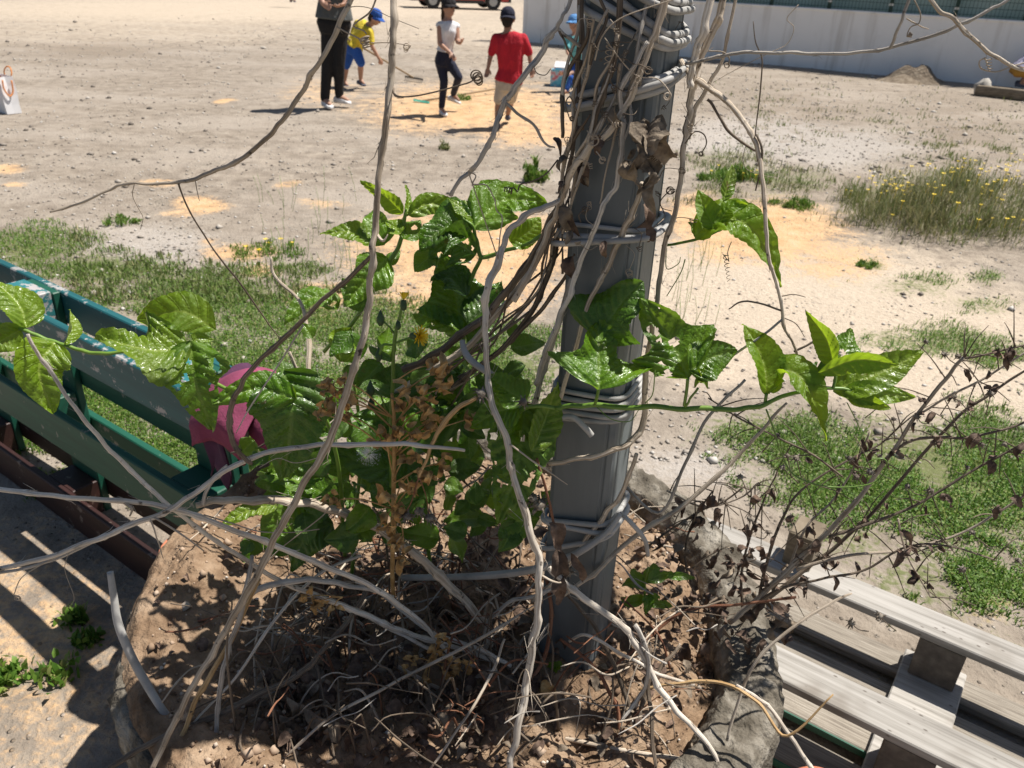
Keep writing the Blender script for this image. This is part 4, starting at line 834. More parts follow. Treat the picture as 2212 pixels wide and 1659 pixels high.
cane([(1590,1480,.85,4),(1640,1510,.83,5),(1680,1550,.81,5),(1720,1610,.79,5),(1760,1670,.77,5)],'pale cane hanging over the concrete rim at bottom right','cane_pale',nodes=.1)
cane([(1570,1600,.83,3.5),(1600,1500,.86,4),(1640,1420,.88,4),(1720,1350,.90,4),(1800,1300,.92,3.5),(1840,1282,.93,2.5)],'grey stem rising right above the pallet from the broken rim','cane',nodes=.1)
cane([(1210,1290,.93,5),(1280,1240,.95,5.5),(1370,1160,.98,6),(1450,1110,1.0,6),(1560,1020,1.02,5),(1640,935,1.04,4.5),(1700,870,1.05,3)],'straight tan stem slanting up right from the pole foot toward the green grass','cane',nodes=.12)
cane([(1310,1000,1.1,3),(1420,1110,1.05,4),(1480,1000,1.05,4),(1530,900,1.06,4),(1610,820,1.07,3.5)],'thin grey stem standing right of the pole before the grass','cane_grey',nodes=.1)
cane([(1300,1460,.95,3),(1400,1380,1.0,3.5),(1480,1320,1.02,3.5),(1600,1305,1.0,3.5),(1720,1290,.98,3)],'reddish thin stem lying across the soil to the right rim','red_stem',nodes=.1)
t=cane([(905,1030,.90,3),(925,985,.89,4.5),(945,935,.885,5.5),(985,885,.88,6),(1030,858,.88,5.5)],'short golden stalk bowed in front of the dark leaves','cane_gold',nodes=.2)
twig(t,[(905,1030,.90,2),(890,1080,.91,1.8),(875,1110,.92,1.5)],'red_stem'); twig(t,[(905,1030,.90,1.6),(920,1070,.905,1.5),(925,1100,.91,1.2)],'red_stem')
for x,y in((880,1116),(928,1118),(905,1104)): seedhead(t,x,y,.915,17)
seedhead(t,1040,850,.88,18); seedhead(t,1130,868,.87,16)
cane([(625,760,1.0,4),(655,840,1.0,5),(665,900,1.0,5),(660,960,1.0,4)],'pale dry stalk in front of the magenta cloth','cane',nodes=.1)
cane([(585,555,1.15,3),(595,600,1.14,3.5),(640,640,1.12,4),(660,690,1.1,5),(668,780,1.06,6),(672,860,1.03,6)],'forked pale dry stalk standing left of the upper leaves','cane',nodes=.1)
cane([(768,1256,1.0,4),(829,1286,.99,4.5),(927,1363,.97,5),(1043,1405,.95,5.5),(1104,1439,.94,5)],'pale arching cane over the hollow left of the pole foot','cane_pale',nodes=.09)
cane([(700,1290,.96,3.5),(768,1323,.955,4),(860,1366,.95,4.5),(966,1421,.94,4.5),(1073,1451,.93,4)],'lower parallel pale cane over the dark hollow','cane_pale',nodes=.09)
cane([(1230,1385,.93,4),(1269,1372,.92,4),(1348,1415,.91,4.5),(1426,1457,.90,4.5),(1500,1480,.89,4)],'knobbly grey cane on the soil just right of the pole foot','cane_pale',nodes=.04)
cane([(1045,1370,.97,5),(1061,1335,.97,5),(1104,1299,.965,5),(1159,1286,.96,5),(1215,1262,.955,4)],'bowed grey cane hooking behind the long pale cane at the pole foot','cane_grey',nodes=.1)
cane([(655,1320,.94,2.2),(669,1361,.93,2.4),(698,1500,.86,2.4),(727,1660,.77,2.2)],'thin straight dark stalk standing in the bottom hollow','cane_dark',nodes=.1)
cane([(420,1560,.80,3),(520,1450,.84,3.5),(600,1330,.90,4),(690,1240,.96,4),(780,1200,1.0,3.5)],'pale bowed stem rising over the left soil to the leaf clump','cane_pale',nodes=.1)
cane([(590,1660,.75,3),(700,1560,.80,3.5),(860,1470,.86,4),(1000,1400,.90,4),(1120,1330,.93,3.5)],'tan stem slanting up across the dark bottom hollow','cane',nodes=.1)
cane([(930,1660,.76,3),(1000,1560,.80,3.5),(1060,1460,.85,3.5),(1090,1380,.89,3)],'short tan stem leaning beside the long pale cane near the bottom edge','cane',nodes=.1)
# grey tubes lying free
def free_tube(pts,label,seg=10):
    t=empty('plastic_tube',PY(*pts[0][:3]),label,'tube'); P,Rr=pxpath(pts,8); b=MB(); tube(b,P,Rr,seg); b.build('tubing',M['tube'],t); return t
free_tube([(238,1236,.88,7),(246,1290,.87,8),(256,1350,.86,9),(285,1420,.85,9),(318,1480,.84,9),(350,1532,.83,8),(372,1558,.83,9),(410,1590,.82,9),(480,1615,.82,9),(560,1635,.81,9),(630,1662,.79,9)],'pale flattened grey plastic tube hanging over the left rim of the planter')
free_tube([(1340,1110,.955,6),(1310,1150,.945,7),(1255,1190,.94,8),(1190,1220,.95,8.5),(1120,1236,.97,8.5),(1040,1244,1.0,8),(960,1247,1.03,7),(870,1248,1.06,7)],'light grey tube running from the lowest tie leftwards across the soil')
free_tube([(1340,1108,.965,4.5),(1362,1128,.95,5),(1392,1165,.95,5),(1400,1200,.96,4)],'short grey tube end sticking out right of the lowest tie')
free_tube([(998,735,.99,6),(1005,762,.98,7.5),(1025,785,.97,8),(1060,808,.965,7.5),(1100,830,.97,7)],'curved blue-grey tube end poking out under the big dark leaf')
free_tube([(1200,905,.955,6),(1235,900,.95,6.5),(1265,925,.945,7),(1278,940,.945,7)],'short grey tube stub on the pole below the glossy leaves')
# thin twigs tangled over the soil
rs=random.Random(4)
for k in range(150):
    x=rs.uniform(380,1560); y=rs.uniform(1080,1620)
    if k<70: x=rs.uniform(560,1180); y=rs.uniform(880,1420)
    a=rs.uniform(-.9,.9)+(math.pi if rs.random()<.5 else 0); L=rs.uniform(60,190); pts=[]; lift=rs.uniform(.01,.16)
    for q in range(4):
        yy=min(1680,max(860,y+math.sin(a)*L*(q/3-.5)+rs.uniform(-14,14))); xx=x+math.cos(a)*L*(q/3-.5); pts.append((xx,yy,min(ysoil(yy)-lift,1.22),rs.uniform(.9,2.6)))
    mt=rs.choice(['cane','cane_dark','cane_grey','red_stem']); lb_='thin %s dry twig tangled low over the %s of the planter soil'%(dict(cane='tan',cane_dark='dark brown',cane_grey='grey',red_stem='reddish')[mt],'left part' if x<700 else 'middle' if x<1080 else 'right part')
    cane(pts,lb_,mt,'dry_twig',.1,4,'twig',lb_.replace('twig','twigs'))
for k in range(22):
    t=None
# loose tendrils and litter on the soil
rs=random.Random(11); b=None
lit=empty('leaf_litter',(PC.x,PC.y,.5),'curled brown leaf fragments lying on the planter soil','leaf litter'); lit['kind']='stuff'
mbl=MB()
for k in range(230):
    r=.53*math.sqrt(rs.random()); a=rs.uniform(0,6.283); x=PC.x+math.cos(a)*r;y=PC.y+math.sin(a)*r
    if x<-.25 and rs.random()<.6: continue
    L=rs.uniform(.008,.026); d=Vector((rs.gauss(0,1),rs.gauss(0,1),rs.gauss(0,.3))).normalized(); p=Vector((x,y,soilz(x,y)+.005)); sdv=d.cross(Vector((0,0,1))).normalized()
    g=leafmesh([p,p+d*L*.5+wz*L*.25,p+d*L],L*rs.uniform(.4,.9),sdv,wz,0,rs.uniform(0,50),rs.uniform(-.6,.8),.2,k,.7,6,3); mbl.add(g.v,g.f,g.uv)
mbl.build('fragments',M['brown_leaf'],lit,kind='stuff')
# ================================================================== GREEN SHOOTS
def shoot(x,y,Y,label): return empty('passion_vine_shoot',PY(x,y,Y),label,'vine shoot')
# right shoot in front of the pole
t=shoot(1215,880,.92,'green vine shoot stretching right in front of the pole with glossy leaves')
stem(t,[(1200,882,.925,6),(1260,874,.91,6.5),(1340,880,.90,7),(1430,880,.89,7),(1530,883,.88,7),(1600,884,.88,6.5),(1650,874,.87,6),(1690,856,.87,5.5),(1740,844,.87,5),(1790,838,.87,5),(1850,846,.87,4)])
leaf(t,[(1293,842,.865),(1294,780,.885),(1294,690,.90)],205,'leaf',8,.75,12,.12,1.5,0,[(1285,874,.905),(1290,856,.885)])
leaf(t,[(1290,735,.93),(1320,680,.935),(1386,606,.94)],190,'leaf_dark',-25,.35,10,.1,1.,k=0)
leaf(t,[(1487,818,.875),(1450,740,.865),(1385,644,.87)],175,'leaf',-12,.55,14,.10,1.5,0,[(1478,876,.88),(1483,845,.877)])
leaf(t,[(1490,800,.875),(1530,775,.865),(1597,752,.865)],105,'leaf',14,0,8,.25,1.5)
leaf(t,[(1656,852,.872),(1650,780,.872),(1612,694,.875)],78,'leaf_lime',28,.0,34,.18,.8,0,[(1652,874,.872)],shape=1)
leaf(t,[(1658,848,.87),(1700,800,.86),(1752,835,.85),(1802,948,.855)],82,'leaf_lime',-30,.0,25,.2,.8,shape=1)
leaf(t,[(1735,842,.873),(1765,800,.872),(1750,795,.875)],50,'leaf_dark',0,0,20,.2,1.)
leaf(t,[(1800,790,.875),(1785,735,.873),(1734,671,.88)],58,'leaf_lime',-25,0,34,.2,.9,0,[(1800,838,.87),(1805,815,.873)])
leaf(t,[(1812,790,.88),(1832,745,.878),(1846,705,.88)],72,'leaf',20,0,12,.3,1.3)
leaf(t,[(1768,806,.865),(1850,780,.855),(1946,796,.86)],58,'leaf_lime',35,0,22,.2,.8,shape=1)
leaf(t,[(1800,842,.875),(1890,810,.875),(1999,756,.885)],100,'leaf_young',-10,0,10,.05,1.)
leaf(t,[(1820,848,.87),(1900,850,.868),(1980,858,.87)],62,'leaf_young',10,0,12,.1,1.)
leaf(t,[(1830,852,.868),(1880,868,.866),(1925,884,.866)],40,'leaf_lime',20,0,15,.1,.8)
for dx,dy,m_ in((1500,800,'leaf_lime'),(1525,795,'leaf_lime'),(1545,815,'leaf_young'),(1530,840,'leaf_lime'),(1500,838,'leaf_young')): leaf(t,[(1512,826,.872),(dx,dy,.868)],16,m_,random.uniform(-40,40),0,20,.1,.3,name='bud_bract',nu=12,nv=4)
stem(t,[(1480,878,.88,3.5),(1492,860,.876,3.2),(1508,838,.874,3)],name='bud_stalk')
tendril(t,[(1655,884,.875),(1672,930,.87),(1690,985,.865),(1718,1028,.86),(1780,1050,.855),(1850,1051,.85),(1895,1038,.85),(1916,1005,.85),(1905,990,.85),(1875,1000,.85),(1858,1035,.85)],None,2.0,'green_stem')
tendril(t,[(1830,870,.87),(1850,910,.87),(1862,940,.87)],None,1.3,'green_stem')
tendril(t,[(1560-165,870,.89),(1410,850,.88),(1415,800,.88)],(1418,806,6,3,2,8,False),1.3,'green_stem')
tendril(t,[(1290,880,.90),(1320,905,.895),(1360,910,.895),(1380,885,.895)],None,1.2,'green_stem')
# left shoot
t=shoot(0,700,0.935,'green vine shoot entering from the left edge with large glossy leaves')
stem(t,[(-30,690,0.935,4.5),(0,700,0.935,4.5),(57,714,0.935,5),(100,734,0.935,5.5),(143,747,0.935,5),(187,760,0.935,5),(240,762,0.935,5),(330,752,0.945,5),(400,748,0.945,5),(420,780,0.945,5),(440,812,0.945,5),(497,845,0.955,5),(560,880,0.965,4)])
leaf(t,[(58,708,0.935),(40,655,0.920),(-15,598,0.920)],95,'leaf_young',15,0,14,.2,1.4)
leaf(t,[(45,712,0.935),(5,735,0.925),(-30,765,0.925)],70,'leaf_young',-20,0,14,.2,1.2)
leaf(t,[(118,738,0.930),(85,800,0.920),(121,898,0.925)],120,'leaf_young',-8,0,18,.25,1.2)
leaf(t,[(140,744,0.930),(150,712,0.927),(158,668,0.935)],38,'leaf_young',50,0,45,.2,.6,shape=1)
leaf(t,[(408,745,0.940),(320,755,0.920),(209,712,0.925)],165,'leaf_young',6,.55,12,.22,1.8,k=.85)
leaf(t,[(412,735,0.937),(420,820,0.925),(459,938,0.935)],150,'leaf',16,.35,10,.15,1.3)
leaf(t,[(466,712,0.960),(390,672,0.960),(288,690,0.960)],92,'leaf_lime',10,0,10,.1,1.,shape=1,k=0)
leaf(t,[(415,740,0.950),(440,770,0.947),(452,830,0.950)],56,'leaf',-20,0,20,.2,1.2)
leaf(t,[(418,738,0.943),(430,730,0.939),(465,735,0.941)],30,'leaf_young',10,0,20,.1,.6)
# upper right shoot
t=shoot(1440,530,1.0,'bright vine shoot with a large backlit leaf right of the pole, shaded by a cane')
stem(t,[(1430,532,1.0,3.5),(1470,525,.99,3.6),(1500,518,.98,3.8),(1530,508,.97,3.8),(1560,495,.965,3)])
leaf(t,[(1500,512,.975),(1570,470,.955),(1640,500,.94),(1707,612,.94)],105,'leaf_lime',-22,.0,16,.25,1.)
leaf(t,[(1545,495,.97),(1525,455,.965),(1508,408,.97)],60,'leaf_lime',15,0,22,.1,.8)
leaf(t,[(1562,436,.97),(1572,400,.965),(1585,354,.97)],34,'leaf_young',20,0,26,.1,1.,shape=1)
leaf(t,[(1555,480,.975),(1575,450,.97),(1615,440,.972)],48,'leaf_lime',-20,0,18,.2,1.)
leaf(t,[(1560,490,.985),(1600,470,.985),(1652,465,.985)],50,'leaf',20,0,18,.2,1.)
leaf(t,[(1520,520,.985),(1505,495,.985),(1488,478,.985)],34,'leaf',10,0,18,.2,1.)
tendril(t,[(1580,522,.97),(1572,545,.97),(1575,565,.97)],(1567,548,6,7,8,60,False),1.0,'cane'); tendril(t,[(1480,560,.98),(1470,590,.98),(1440,640,.98)],None,1.4,'green_stem')
tendril(t,[(1440,535,1.0),(1440,580,.99),(1465,570,.99),(1470,555,.99)],None,1.2,'green_stem')
# upper centre shoot
t=shoot(870,520,1.15,'leafy vine shoot behind the upright cane with pale young tip leaves')
stem(t,[(700,760,1.18,5),(760,700,1.17,5.5),(810,620,1.16,6),(845,560,1.15,6),(868,515,1.15,5.5),(874,470,1.15,4.5),(878,450,1.15,3)])
for pts,w,m_,r,lb in(([(871,461,1.14),(830,425,1.13),(774,396,1.13)],46,'leaf_lime',-30,0),([(876,468,1.15),(884,435,1.15),(881,396,1.15)],22,'leaf_young',30,0),([(806,528,1.13),(760,500,1.12),(692,496,1.12)],58,'leaf_young',20,0),
   ([(830,530,1.14),(812,490,1.13),(808,446,1.13)],92,'leaf',-10,.3),([(866,505,1.14),(850,488,1.13),(833,476,1.13)],52,'leaf_young',15,0),([(871,517,1.14),(890,495,1.13),(910,473,1.13)],58,'leaf',-10,0),([(881,464,1.15),(925,440,1.14),(975,450,1.14),(1006,474,1.14)],52,'leaf_young',15,0),
   ([(838,556,1.14),(795,600,1.12),(748,662,1.12)],100,'leaf',-15,.2),([(731,667,1.15),(675,640,1.14),(610,688,1.14)],70,'leaf',20,0),([(735,780,1.12),(742,740,1.11),(762,708,1.11)],88,'leaf_young',25,0),([(835,571,1.15),(850,556,1.15),(866,538,1.15)],30,'leaf',0,0),([(800,640,1.16),(770,640,1.15),(735,600,1.15)],70,'leaf_dark',-30,0)):
    leaf(t,pts,w,m_,r,lb,15,.25,1.2)
t=shoot(1020,500,1.13,'vine shoot with broad holed dark leaves between the upright cane and the pole')
stem(t,[(1190,500,1.06,5),(1130,530,1.08,5),(1080,545,1.10,5.5),(1040,555,1.11,6),(1028,520,1.11,5),(1022,490,1.11,4.5),(1000,470,1.11,3)])
stem(t,[(1040,555,1.11,5.5),(1015,610,1.12,5.5),(1005,680,1.12,6),(1000,760,1.13,6),(985,880,1.15,6),(980,1000,1.17,6)])
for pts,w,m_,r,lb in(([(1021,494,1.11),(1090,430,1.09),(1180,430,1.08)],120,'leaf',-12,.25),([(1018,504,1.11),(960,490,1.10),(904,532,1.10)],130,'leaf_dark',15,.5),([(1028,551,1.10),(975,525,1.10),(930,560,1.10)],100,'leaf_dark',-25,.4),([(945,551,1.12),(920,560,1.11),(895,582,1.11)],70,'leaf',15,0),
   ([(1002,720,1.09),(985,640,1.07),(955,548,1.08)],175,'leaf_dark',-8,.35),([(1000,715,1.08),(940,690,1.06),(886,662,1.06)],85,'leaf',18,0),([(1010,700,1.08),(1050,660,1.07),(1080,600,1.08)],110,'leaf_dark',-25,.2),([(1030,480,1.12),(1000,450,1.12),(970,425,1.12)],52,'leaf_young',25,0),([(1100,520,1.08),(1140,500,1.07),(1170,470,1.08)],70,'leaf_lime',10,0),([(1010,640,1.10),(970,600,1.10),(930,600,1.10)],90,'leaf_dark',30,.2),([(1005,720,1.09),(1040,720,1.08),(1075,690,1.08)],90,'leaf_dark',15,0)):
    leaf(t,pts,w,m_,r,lb,13,.22,1.3)
# lower centre leaves
t=shoot(1130,880,.92,'cluster of crinkled mid-green leaves on the left edge of the lower pole')
stem(t,[(1215,882,.925,5.5),(1170,878,.93,5),(1140,880,.94,5),(1110,900,.96,4.5)])
leaf(t,[(1132,872,.97),(1120,990,.93),(1078,1142,.90)],165,'leaf',-8,.25,12,.15,1.6)
leaf(t,[(1150,975,.91),(1180,900,.90),(1208,828,.905)],84,'leaf_young',30,0,16,.1,1.1)
leaf(t,[(1135,868,.905),(1095,840,.90),(1056,802,.905)],100,'leaf',12,0,14,.3,1.5)
leaf(t,[(1120,880,.91),(1075,890,.90),(1020,925,.905)],90,'leaf',-20,0,14,.3,1.5)
t=shoot(690,850,1.0,'shaded vine shoot with big drooping leaves beside the magenta cloth')
stem(t,[(560,880,.93,4),(640,850,.95,5),(700,900,.97,5),(730,1000,1.0,5.5),(740,1120,1.05,5.5),(745,1200,1.1,5)])
for pts,w,m_,r,lb in(([(640,862,.94),(550,840,.92),(457,872,.925)],88,'leaf',-15,.2),([(612,800,.97),(630,900,.95),(612,1052,.955)],185,'leaf_dark',6,.1),([(620,850,.98),(615,800,.975),(610,772,.98)],70,'leaf_dark',20,0),([(705,1100,.99),(650,1040,.97),(560,1008,.97)],110,'leaf',15,.2),([(712,1085,.985),(690,1060,.98),(650,1045,.98)],70,'leaf',-15,0),([(600,1090,.97),(540,1100,.96),(468,1135,.96)],50,'leaf_young',15,0),([(640,1080,1.0),(600,1130,.98),(570,1190,.98)],90,'leaf',-20,0),([(720,1130,1.03),(660,1160,1.01),(620,1240,1.01)],110,'leaf_dark',10,0)):
    leaf(t,pts,w,m_,r,lb,12,.22,1.2)
t=shoot(1000,900,1.08,'deep shaded mass of vine leaves in the middle behind the dried weed')
rs=random.Random(21)
stem(t,[(930,1250,1.12,5),(920,1100,1.13,5.5),(930,950,1.12,5),(960,850,1.1,4.5),(1000,790,1.08,4)]); stem(t,[(760,1240,1.12,5),(770,1100,1.14,5),(780,950,1.14,5),(760,800,1.13,4)])
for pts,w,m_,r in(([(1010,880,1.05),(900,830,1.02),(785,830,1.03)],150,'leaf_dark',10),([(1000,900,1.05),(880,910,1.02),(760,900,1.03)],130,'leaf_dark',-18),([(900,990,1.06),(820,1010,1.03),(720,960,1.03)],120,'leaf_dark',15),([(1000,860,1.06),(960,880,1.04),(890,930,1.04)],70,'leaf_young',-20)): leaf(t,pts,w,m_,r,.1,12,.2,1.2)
for k in range(150):
    x=rs.uniform(640,1140); y=rs.uniform(720,1130)
    if k>62: x=rs.uniform(540,1150); y=rs.uniform(860,1170)
    a=rs.uniform(0,6.283); L=rs.uniform(40,90); Y=min(rs.uniform(.98,1.2),ysoil(y)-rs.uniform(.03,.22))
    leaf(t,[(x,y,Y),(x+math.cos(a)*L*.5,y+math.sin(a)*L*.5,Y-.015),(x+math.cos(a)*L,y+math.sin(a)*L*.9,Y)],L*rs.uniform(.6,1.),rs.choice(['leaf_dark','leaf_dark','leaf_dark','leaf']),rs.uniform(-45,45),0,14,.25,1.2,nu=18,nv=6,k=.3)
# little basil-like seedling and yellow leaves on the soil
t=empty('seedling',PY(1395,1310,1.07),'small fresh green seedling with rounded leaves on the soil right of the pole','seedling')
stem(t,[(1395,1318,1.075,3),(1392,1270,1.06,3),(1400,1225,1.05,2.4)])
for pts,w,r in(([(1392,1275,1.06),(1365,1258,1.05),(1343,1262,1.05)],34,20),([(1395,1262,1.055),(1410,1235,1.05),(1412,1212,1.05)],38,-15),([(1398,1255,1.05),(1430,1240,1.045),(1460,1240,1.05)],34,15),([(1440,1245,1.05),(1475,1245,1.045),(1505,1248,1.05)],20,10),([(1393,1290,1.065),(1360,1300,1.055),(1340,1290,1.06)],30,-15),([(1395,1290,1.06),(1420,1300,1.05),(1455,1310,1.055)],34,10),([(1394,1285,1.06),(1400,1300,1.045),(1396,1325,1.04)],30,0),([(1393,1270,1.055),(1372,1240,1.05),(1370,1225,1.05)],26,0)): leaf(t,pts,w,'leaf',r,0,14,.3,1.2,nu=16,nv=6)
t=empty('seedling',PY(1195,1450,.96),'pale lime sprout low on the soil in front of the pole foot','seedling')
stem(t,[(1195,1462,.962,2.4),(1198,1445,.95,2)])
for q in((1180,1440),(1218,1436),(1200,1455),(1192,1432)): leaf(t,[(1198,1446,.95),(q[0],q[1],.945)],18,'leaf_lime',random.uniform(-30,30),0,14,.2,.5,nu=12,nv=5)
t=empty('yellowing_leaf',PY(1190,1500,.92),'withered yellow and brown leaf on the soil below the pole','dead leaf')
for q in(([(1170,1480,.925),(1190,1495,.915),(1205,1520,.915)],34),([(1175,1500,.92),(1190,1520,.91),(1180,1540,.905)],28)): leaf(t,q[0],q[1],'ochre',10,0,25,.3,.8,.4,None,'blade',20,7)

# ================================================================== FLOWERING WEED
def daisy(t,x,y,Y,r,axis,n=34,open_=.9):
    p=PY(x,y,Y); q=r*dep(p)/FPX; ax=Vector(axis).normalized(); e1=ax.orthogonal().normalized(); e2=ax.cross(e1); b=MB()
    for k in range(n):
        a=2.39996*k; f=(k/n)**.5; ln=q*(.5+.55*f); op=open_*f; d=(e1*math.cos(a)+e2*math.sin(a))*math.sin(op*1.45)+ax*math.cos(op*1.45); s=d.cross(ax)
        if s.length<1e-4: s=e1
        s.normalize(); w=q*.085; vs=[p+s*w*.4,p-s*w*.4,p+d*ln*.6-s*w,p+d*ln*.6+s*w,p+d*ln-s*w*.7,p+d*ln+s*w*.7,p+d*ln*1.05]
        b.add(vs,[(0,1,2,3),(3,2,4,5),(5,4,6)])
    o=b.build('flower_head',M['yellow'],t,False); o['label']='yellow flower head with strap petals'
    b=MB(); rr=[.10,.30,.34,.28,.24]; P=[p-ax*q*1.05,p-ax*q*.9,p-ax*q*.55,p-ax*q*.2,p+ax*q*.02]; tube(b,P,[q*v for v in rr],10); b.build('involucre',M['involucre'],o)
t=empty('sow_thistle',PY(850,1000,.98),'yellow-flowered sow thistle in front of the dark leaves','weed')
stem(t,[(845,1150,1.02,4),(846,1000,.99,4.5),(847,900,.975,5),(849,800,.965,5),(852,730,.96,4.5),(862,690,.96,4),(870,665,.96,3.5)])
stem(t,[(851,742,.96,3),(870,735,.955,3),(890,728,.95,3)]); stem(t,[(852,720,.96,3),(840,705,.96,2.6),(830,695,.96,2.6)]); stem(t,[(850,745,.96,3),(828,745,.955,3.5),(820,765,.955,3.5)])
stem(t,[(846,930,.98,3),(838,900,.975,2.6),(832,880,.97,2.6),(820,850,.965,2)])
daisy(t,872,648,.96,22,up*.98+rt*.05-fw*.1,30,.55); daisy(t,905,726,.94,24,rt*.75-fw*.5-up*.05,46,1.)
for x,y,s in((822,686,1.),(818,765,.9),(800,838,1.),(802,870,.9),(860,700,.7)):
    p=PY(x,y,.958); q=15*s*dep(p)/FPX; b=MB(); tube(b,[p-up*q*1.2,p-up*q*.6,p,p+up*q*.6,p+up*q*1.1],[q*.25,q*.6,q*.55,q*.3,q*.08],9); b.build('bud',M['involucre'],t)
for pts,w in(([(848,860,.97),(800,830,.96),(770,850,.96)],30),([(850,780,.963),(810,760,.955),(800,740,.955)],22),([(848,900,.975),(890,880,.965),(920,900,.965)],28)): leaf(t,pts,w,'leaf_dark',10,0,15,.2,.8,nu=18,nv=6)
p=PY(797,980,.93); b=MB(); q=26*dep(p)/FPX
for k in range(120):
    d=Vector((random.gauss(0,1),random.gauss(0,1),random.gauss(0,1))).normalized(); s=d.orthogonal().normalized()*q*.018; s2=d.cross(s); e=p+d*q*random.uniform(.75,1.1); vs=[p+d*q*.2+s,p+d*q*.2-s,e]; b.add(vs,[(0,1,2)])
    for j in range(4):
        f=(s*math.cos(j*1.57)+s2*math.sin(j*1.57)).normalized()*q*.16+d*q*.10; b.add([e+s*.5,e-s*.5,e+f],[(0,1,2)])
o=b.build('seed_puff',M['puff'],t,False); o['label']='white fluffy seed head'
# ochre dried weed with crumpled clusters
t=empty('dried_weed',PY(850,1200,1.0),'ochre dried-out weed with crumpled leaf clusters in the middle of the planter','weed')
stem(t,[(850,1290,1.0,5),(848,1180,.97,6),(850,1080,.95,6),(852,980,.935,5.5),(850,900,.93,4.5),(846,850,.93,3.5)],'ochre')
rs=random.Random(3)
CL=[(700,830),(735,850),(715,870),(752,825),(690,890),(745,890),(840,935),(865,920),(820,950),(958,800),(930,790),(962,835),(905,860),(925,880),(888,840),(870,880),(935,910),(900,940),(880,990),(905,1010),(925,1035),(890,1060),(835,1060),(860,1100),(720,1080),(850,1180),(870,1210),(830,1140),(1010,905),(960,1000)]
for x,y in CL:
    Y=.925+rs.uniform(-.02,.02); sx=850; sy=min(1100,y+rs.uniform(30,110))
    stem(t,[(sx,sy,.94,2.2),((sx+x)/2+rs.uniform(-10,10),(sy+y)/2-12,.93,1.8),(x,y,Y,1.3)],'ochre','side_stem',4)
    for k in range(rs.randint(4,7)): crumple(t,x+rs.uniform(-14,14),y+rs.uniform(-12,12),Y+rs.uniform(-.01,.01),rs.uniform(12,22),rs.uniform(14,30),rs.uniform(0,360),'ochre',cr_=.8)
t=empty('dried_weed',PY(960,1440,.95),'small ochre dried weed sprig hanging in the dark hollow near the bottom','weed')
stem(t,[(870,1440,.93,3),(905,1500,.92,3),(930,1420,.92,2.4),(965,1400,.92,2)],'ochre')
for x,y in((960,1385),(985,1425),(1000,1450),(925,1475),(890,1430),(945,1410),(905,1490),(690,1300),(655,1290),(720,1310),(975,1465),(1005,1430)):
    if x>800: stem(t,[(930,1430,.92,1.6),((930+x)/2,(1430+y)/2-8,.918,1.4),(x,y,.915,1.1)],'ochre','side_stem',4)
    else: stem(t,[(740,1290,.915,1.6),((740+x)/2,(1290+y)/2-4,.912,1.4),(x,y,.91,1.1)],'ochre','side_stem',4)
    for k in range(4): crumple(t,x+rs.uniform(-12,12),y+rs.uniform(-10,10),.912,rs.uniform(10,18),rs.uniform(14,26),rs.uniform(0,360),'ochre',cr_=.8)
# ================================================================== DRY BUSH ON THE RIGHT
t=empty('dry_bush',PY(1590,1340,1.05),'brown dead bush of thin branches and seed heads over the right rim of the planter','dead bush')
BR=[[(1575,1345,1.05,7),(1640,1290,1.05,7.5),(1710,1225,1.05,7.5),(1790,1150,1.05,7),(1860,1070,1.05,6),(1920,985,1.05,5.5),(1975,905,1.05,5),(2040,820,1.05,5),(2082,772,1.05,4)],
 [(1600,1340,1.06,6),(1700,1260,1.07,6),(1800,1185,1.08,5),(1900,1090,1.08,4.5),(1990,985,1.08,4),(2070,900,1.08,4),(2140,850,1.08,3.5),(2230,790,1.08,3)],
 [(1890,1020,1.05,4),(1950,960,1.05,4),(2010,945,1.05,4),(2090,945,1.05,3.5),(2160,930,1.05,3.2),(2230,905,1.05,3)],
 [(1985,895,1.05,3),(2060,850,1.04,3),(2130,815,1.04,2.8),(2225,755,1.04,2.6)],[(2080,775,1.05,3),(2130,765,1.04,2.8),(2230,740,1.04,2.6)],
 [(1790,1160,1.05,5),(1880,1130,1.05,4),(1990,1085,1.05,3.6),(2080,1030,1.05,3.2),(2160,985,1.05,3),(2230,950,1.05,2.6)],
 [(1720,1230,1.05,5),(1830,1200,1.04,4),(1940,1190,1.04,3.5),(2060,1160,1.04,3),(2150,1110,1.04,3),(2230,1060,1.04,2.6)],
 [(1640,1290,1.05,4),(1660,1200,1.06,4),(1690,1120,1.07,3.6),(1730,1060,1.08,3),(1820,1000,1.09,2.6),(1900,960,1.1,2.2),(1950,915,1.1,2)],
 [(1625,1310,1.05,4),(1690,1270,1.03,3.6),(1780,1250,1.02,3.2),(1870,1230,1.02,3),(1960,1180,1.02,2.6),(2050,1180,1.02,2.4),(2150,1210,1.02,2)],
 [(1700,1240,1.06,3.5),(1740,1140,1.08,3),(1800,1080,1.1,2.8),(1850,1000,1.11,2.4),(1880,930,1.12,2)],
 [(1610,1330,1.06,4),(1600,1250,1.08,3.6),(1620,1160,1.1,3),(1650,1080,1.11,2.6),(1680,1020,1.12,2)],
 [(1550,1345,1.06,4),(1500,1280,1.08,3.4),(1480,1200,1.1,3),(1500,1120,1.12,2.6),(1540,1060,1.13,2)],
 [(1940,1120,1.0,2.6),(1960,1200,.99,2.4),(2010,1290,.98,2)],[(1530,860,1.1,2),(1600,905,1.09,2.4),(1680,945,1.08,2.6),(1760,985,1.08,2.8),(1820,1030,1.07,2.6)],
 [(1400,1180,1.12,3),(1500,1110,1.12,3),(1560,1085,1.12,2.6),(1610,1050,1.12,2)],[(1440,1060,1.15,2.6),(1520,1095,1.14,2.6),(1600,1075,1.13,2.4),(1640,1040,1.12,2)]]
rs=random.Random(9)
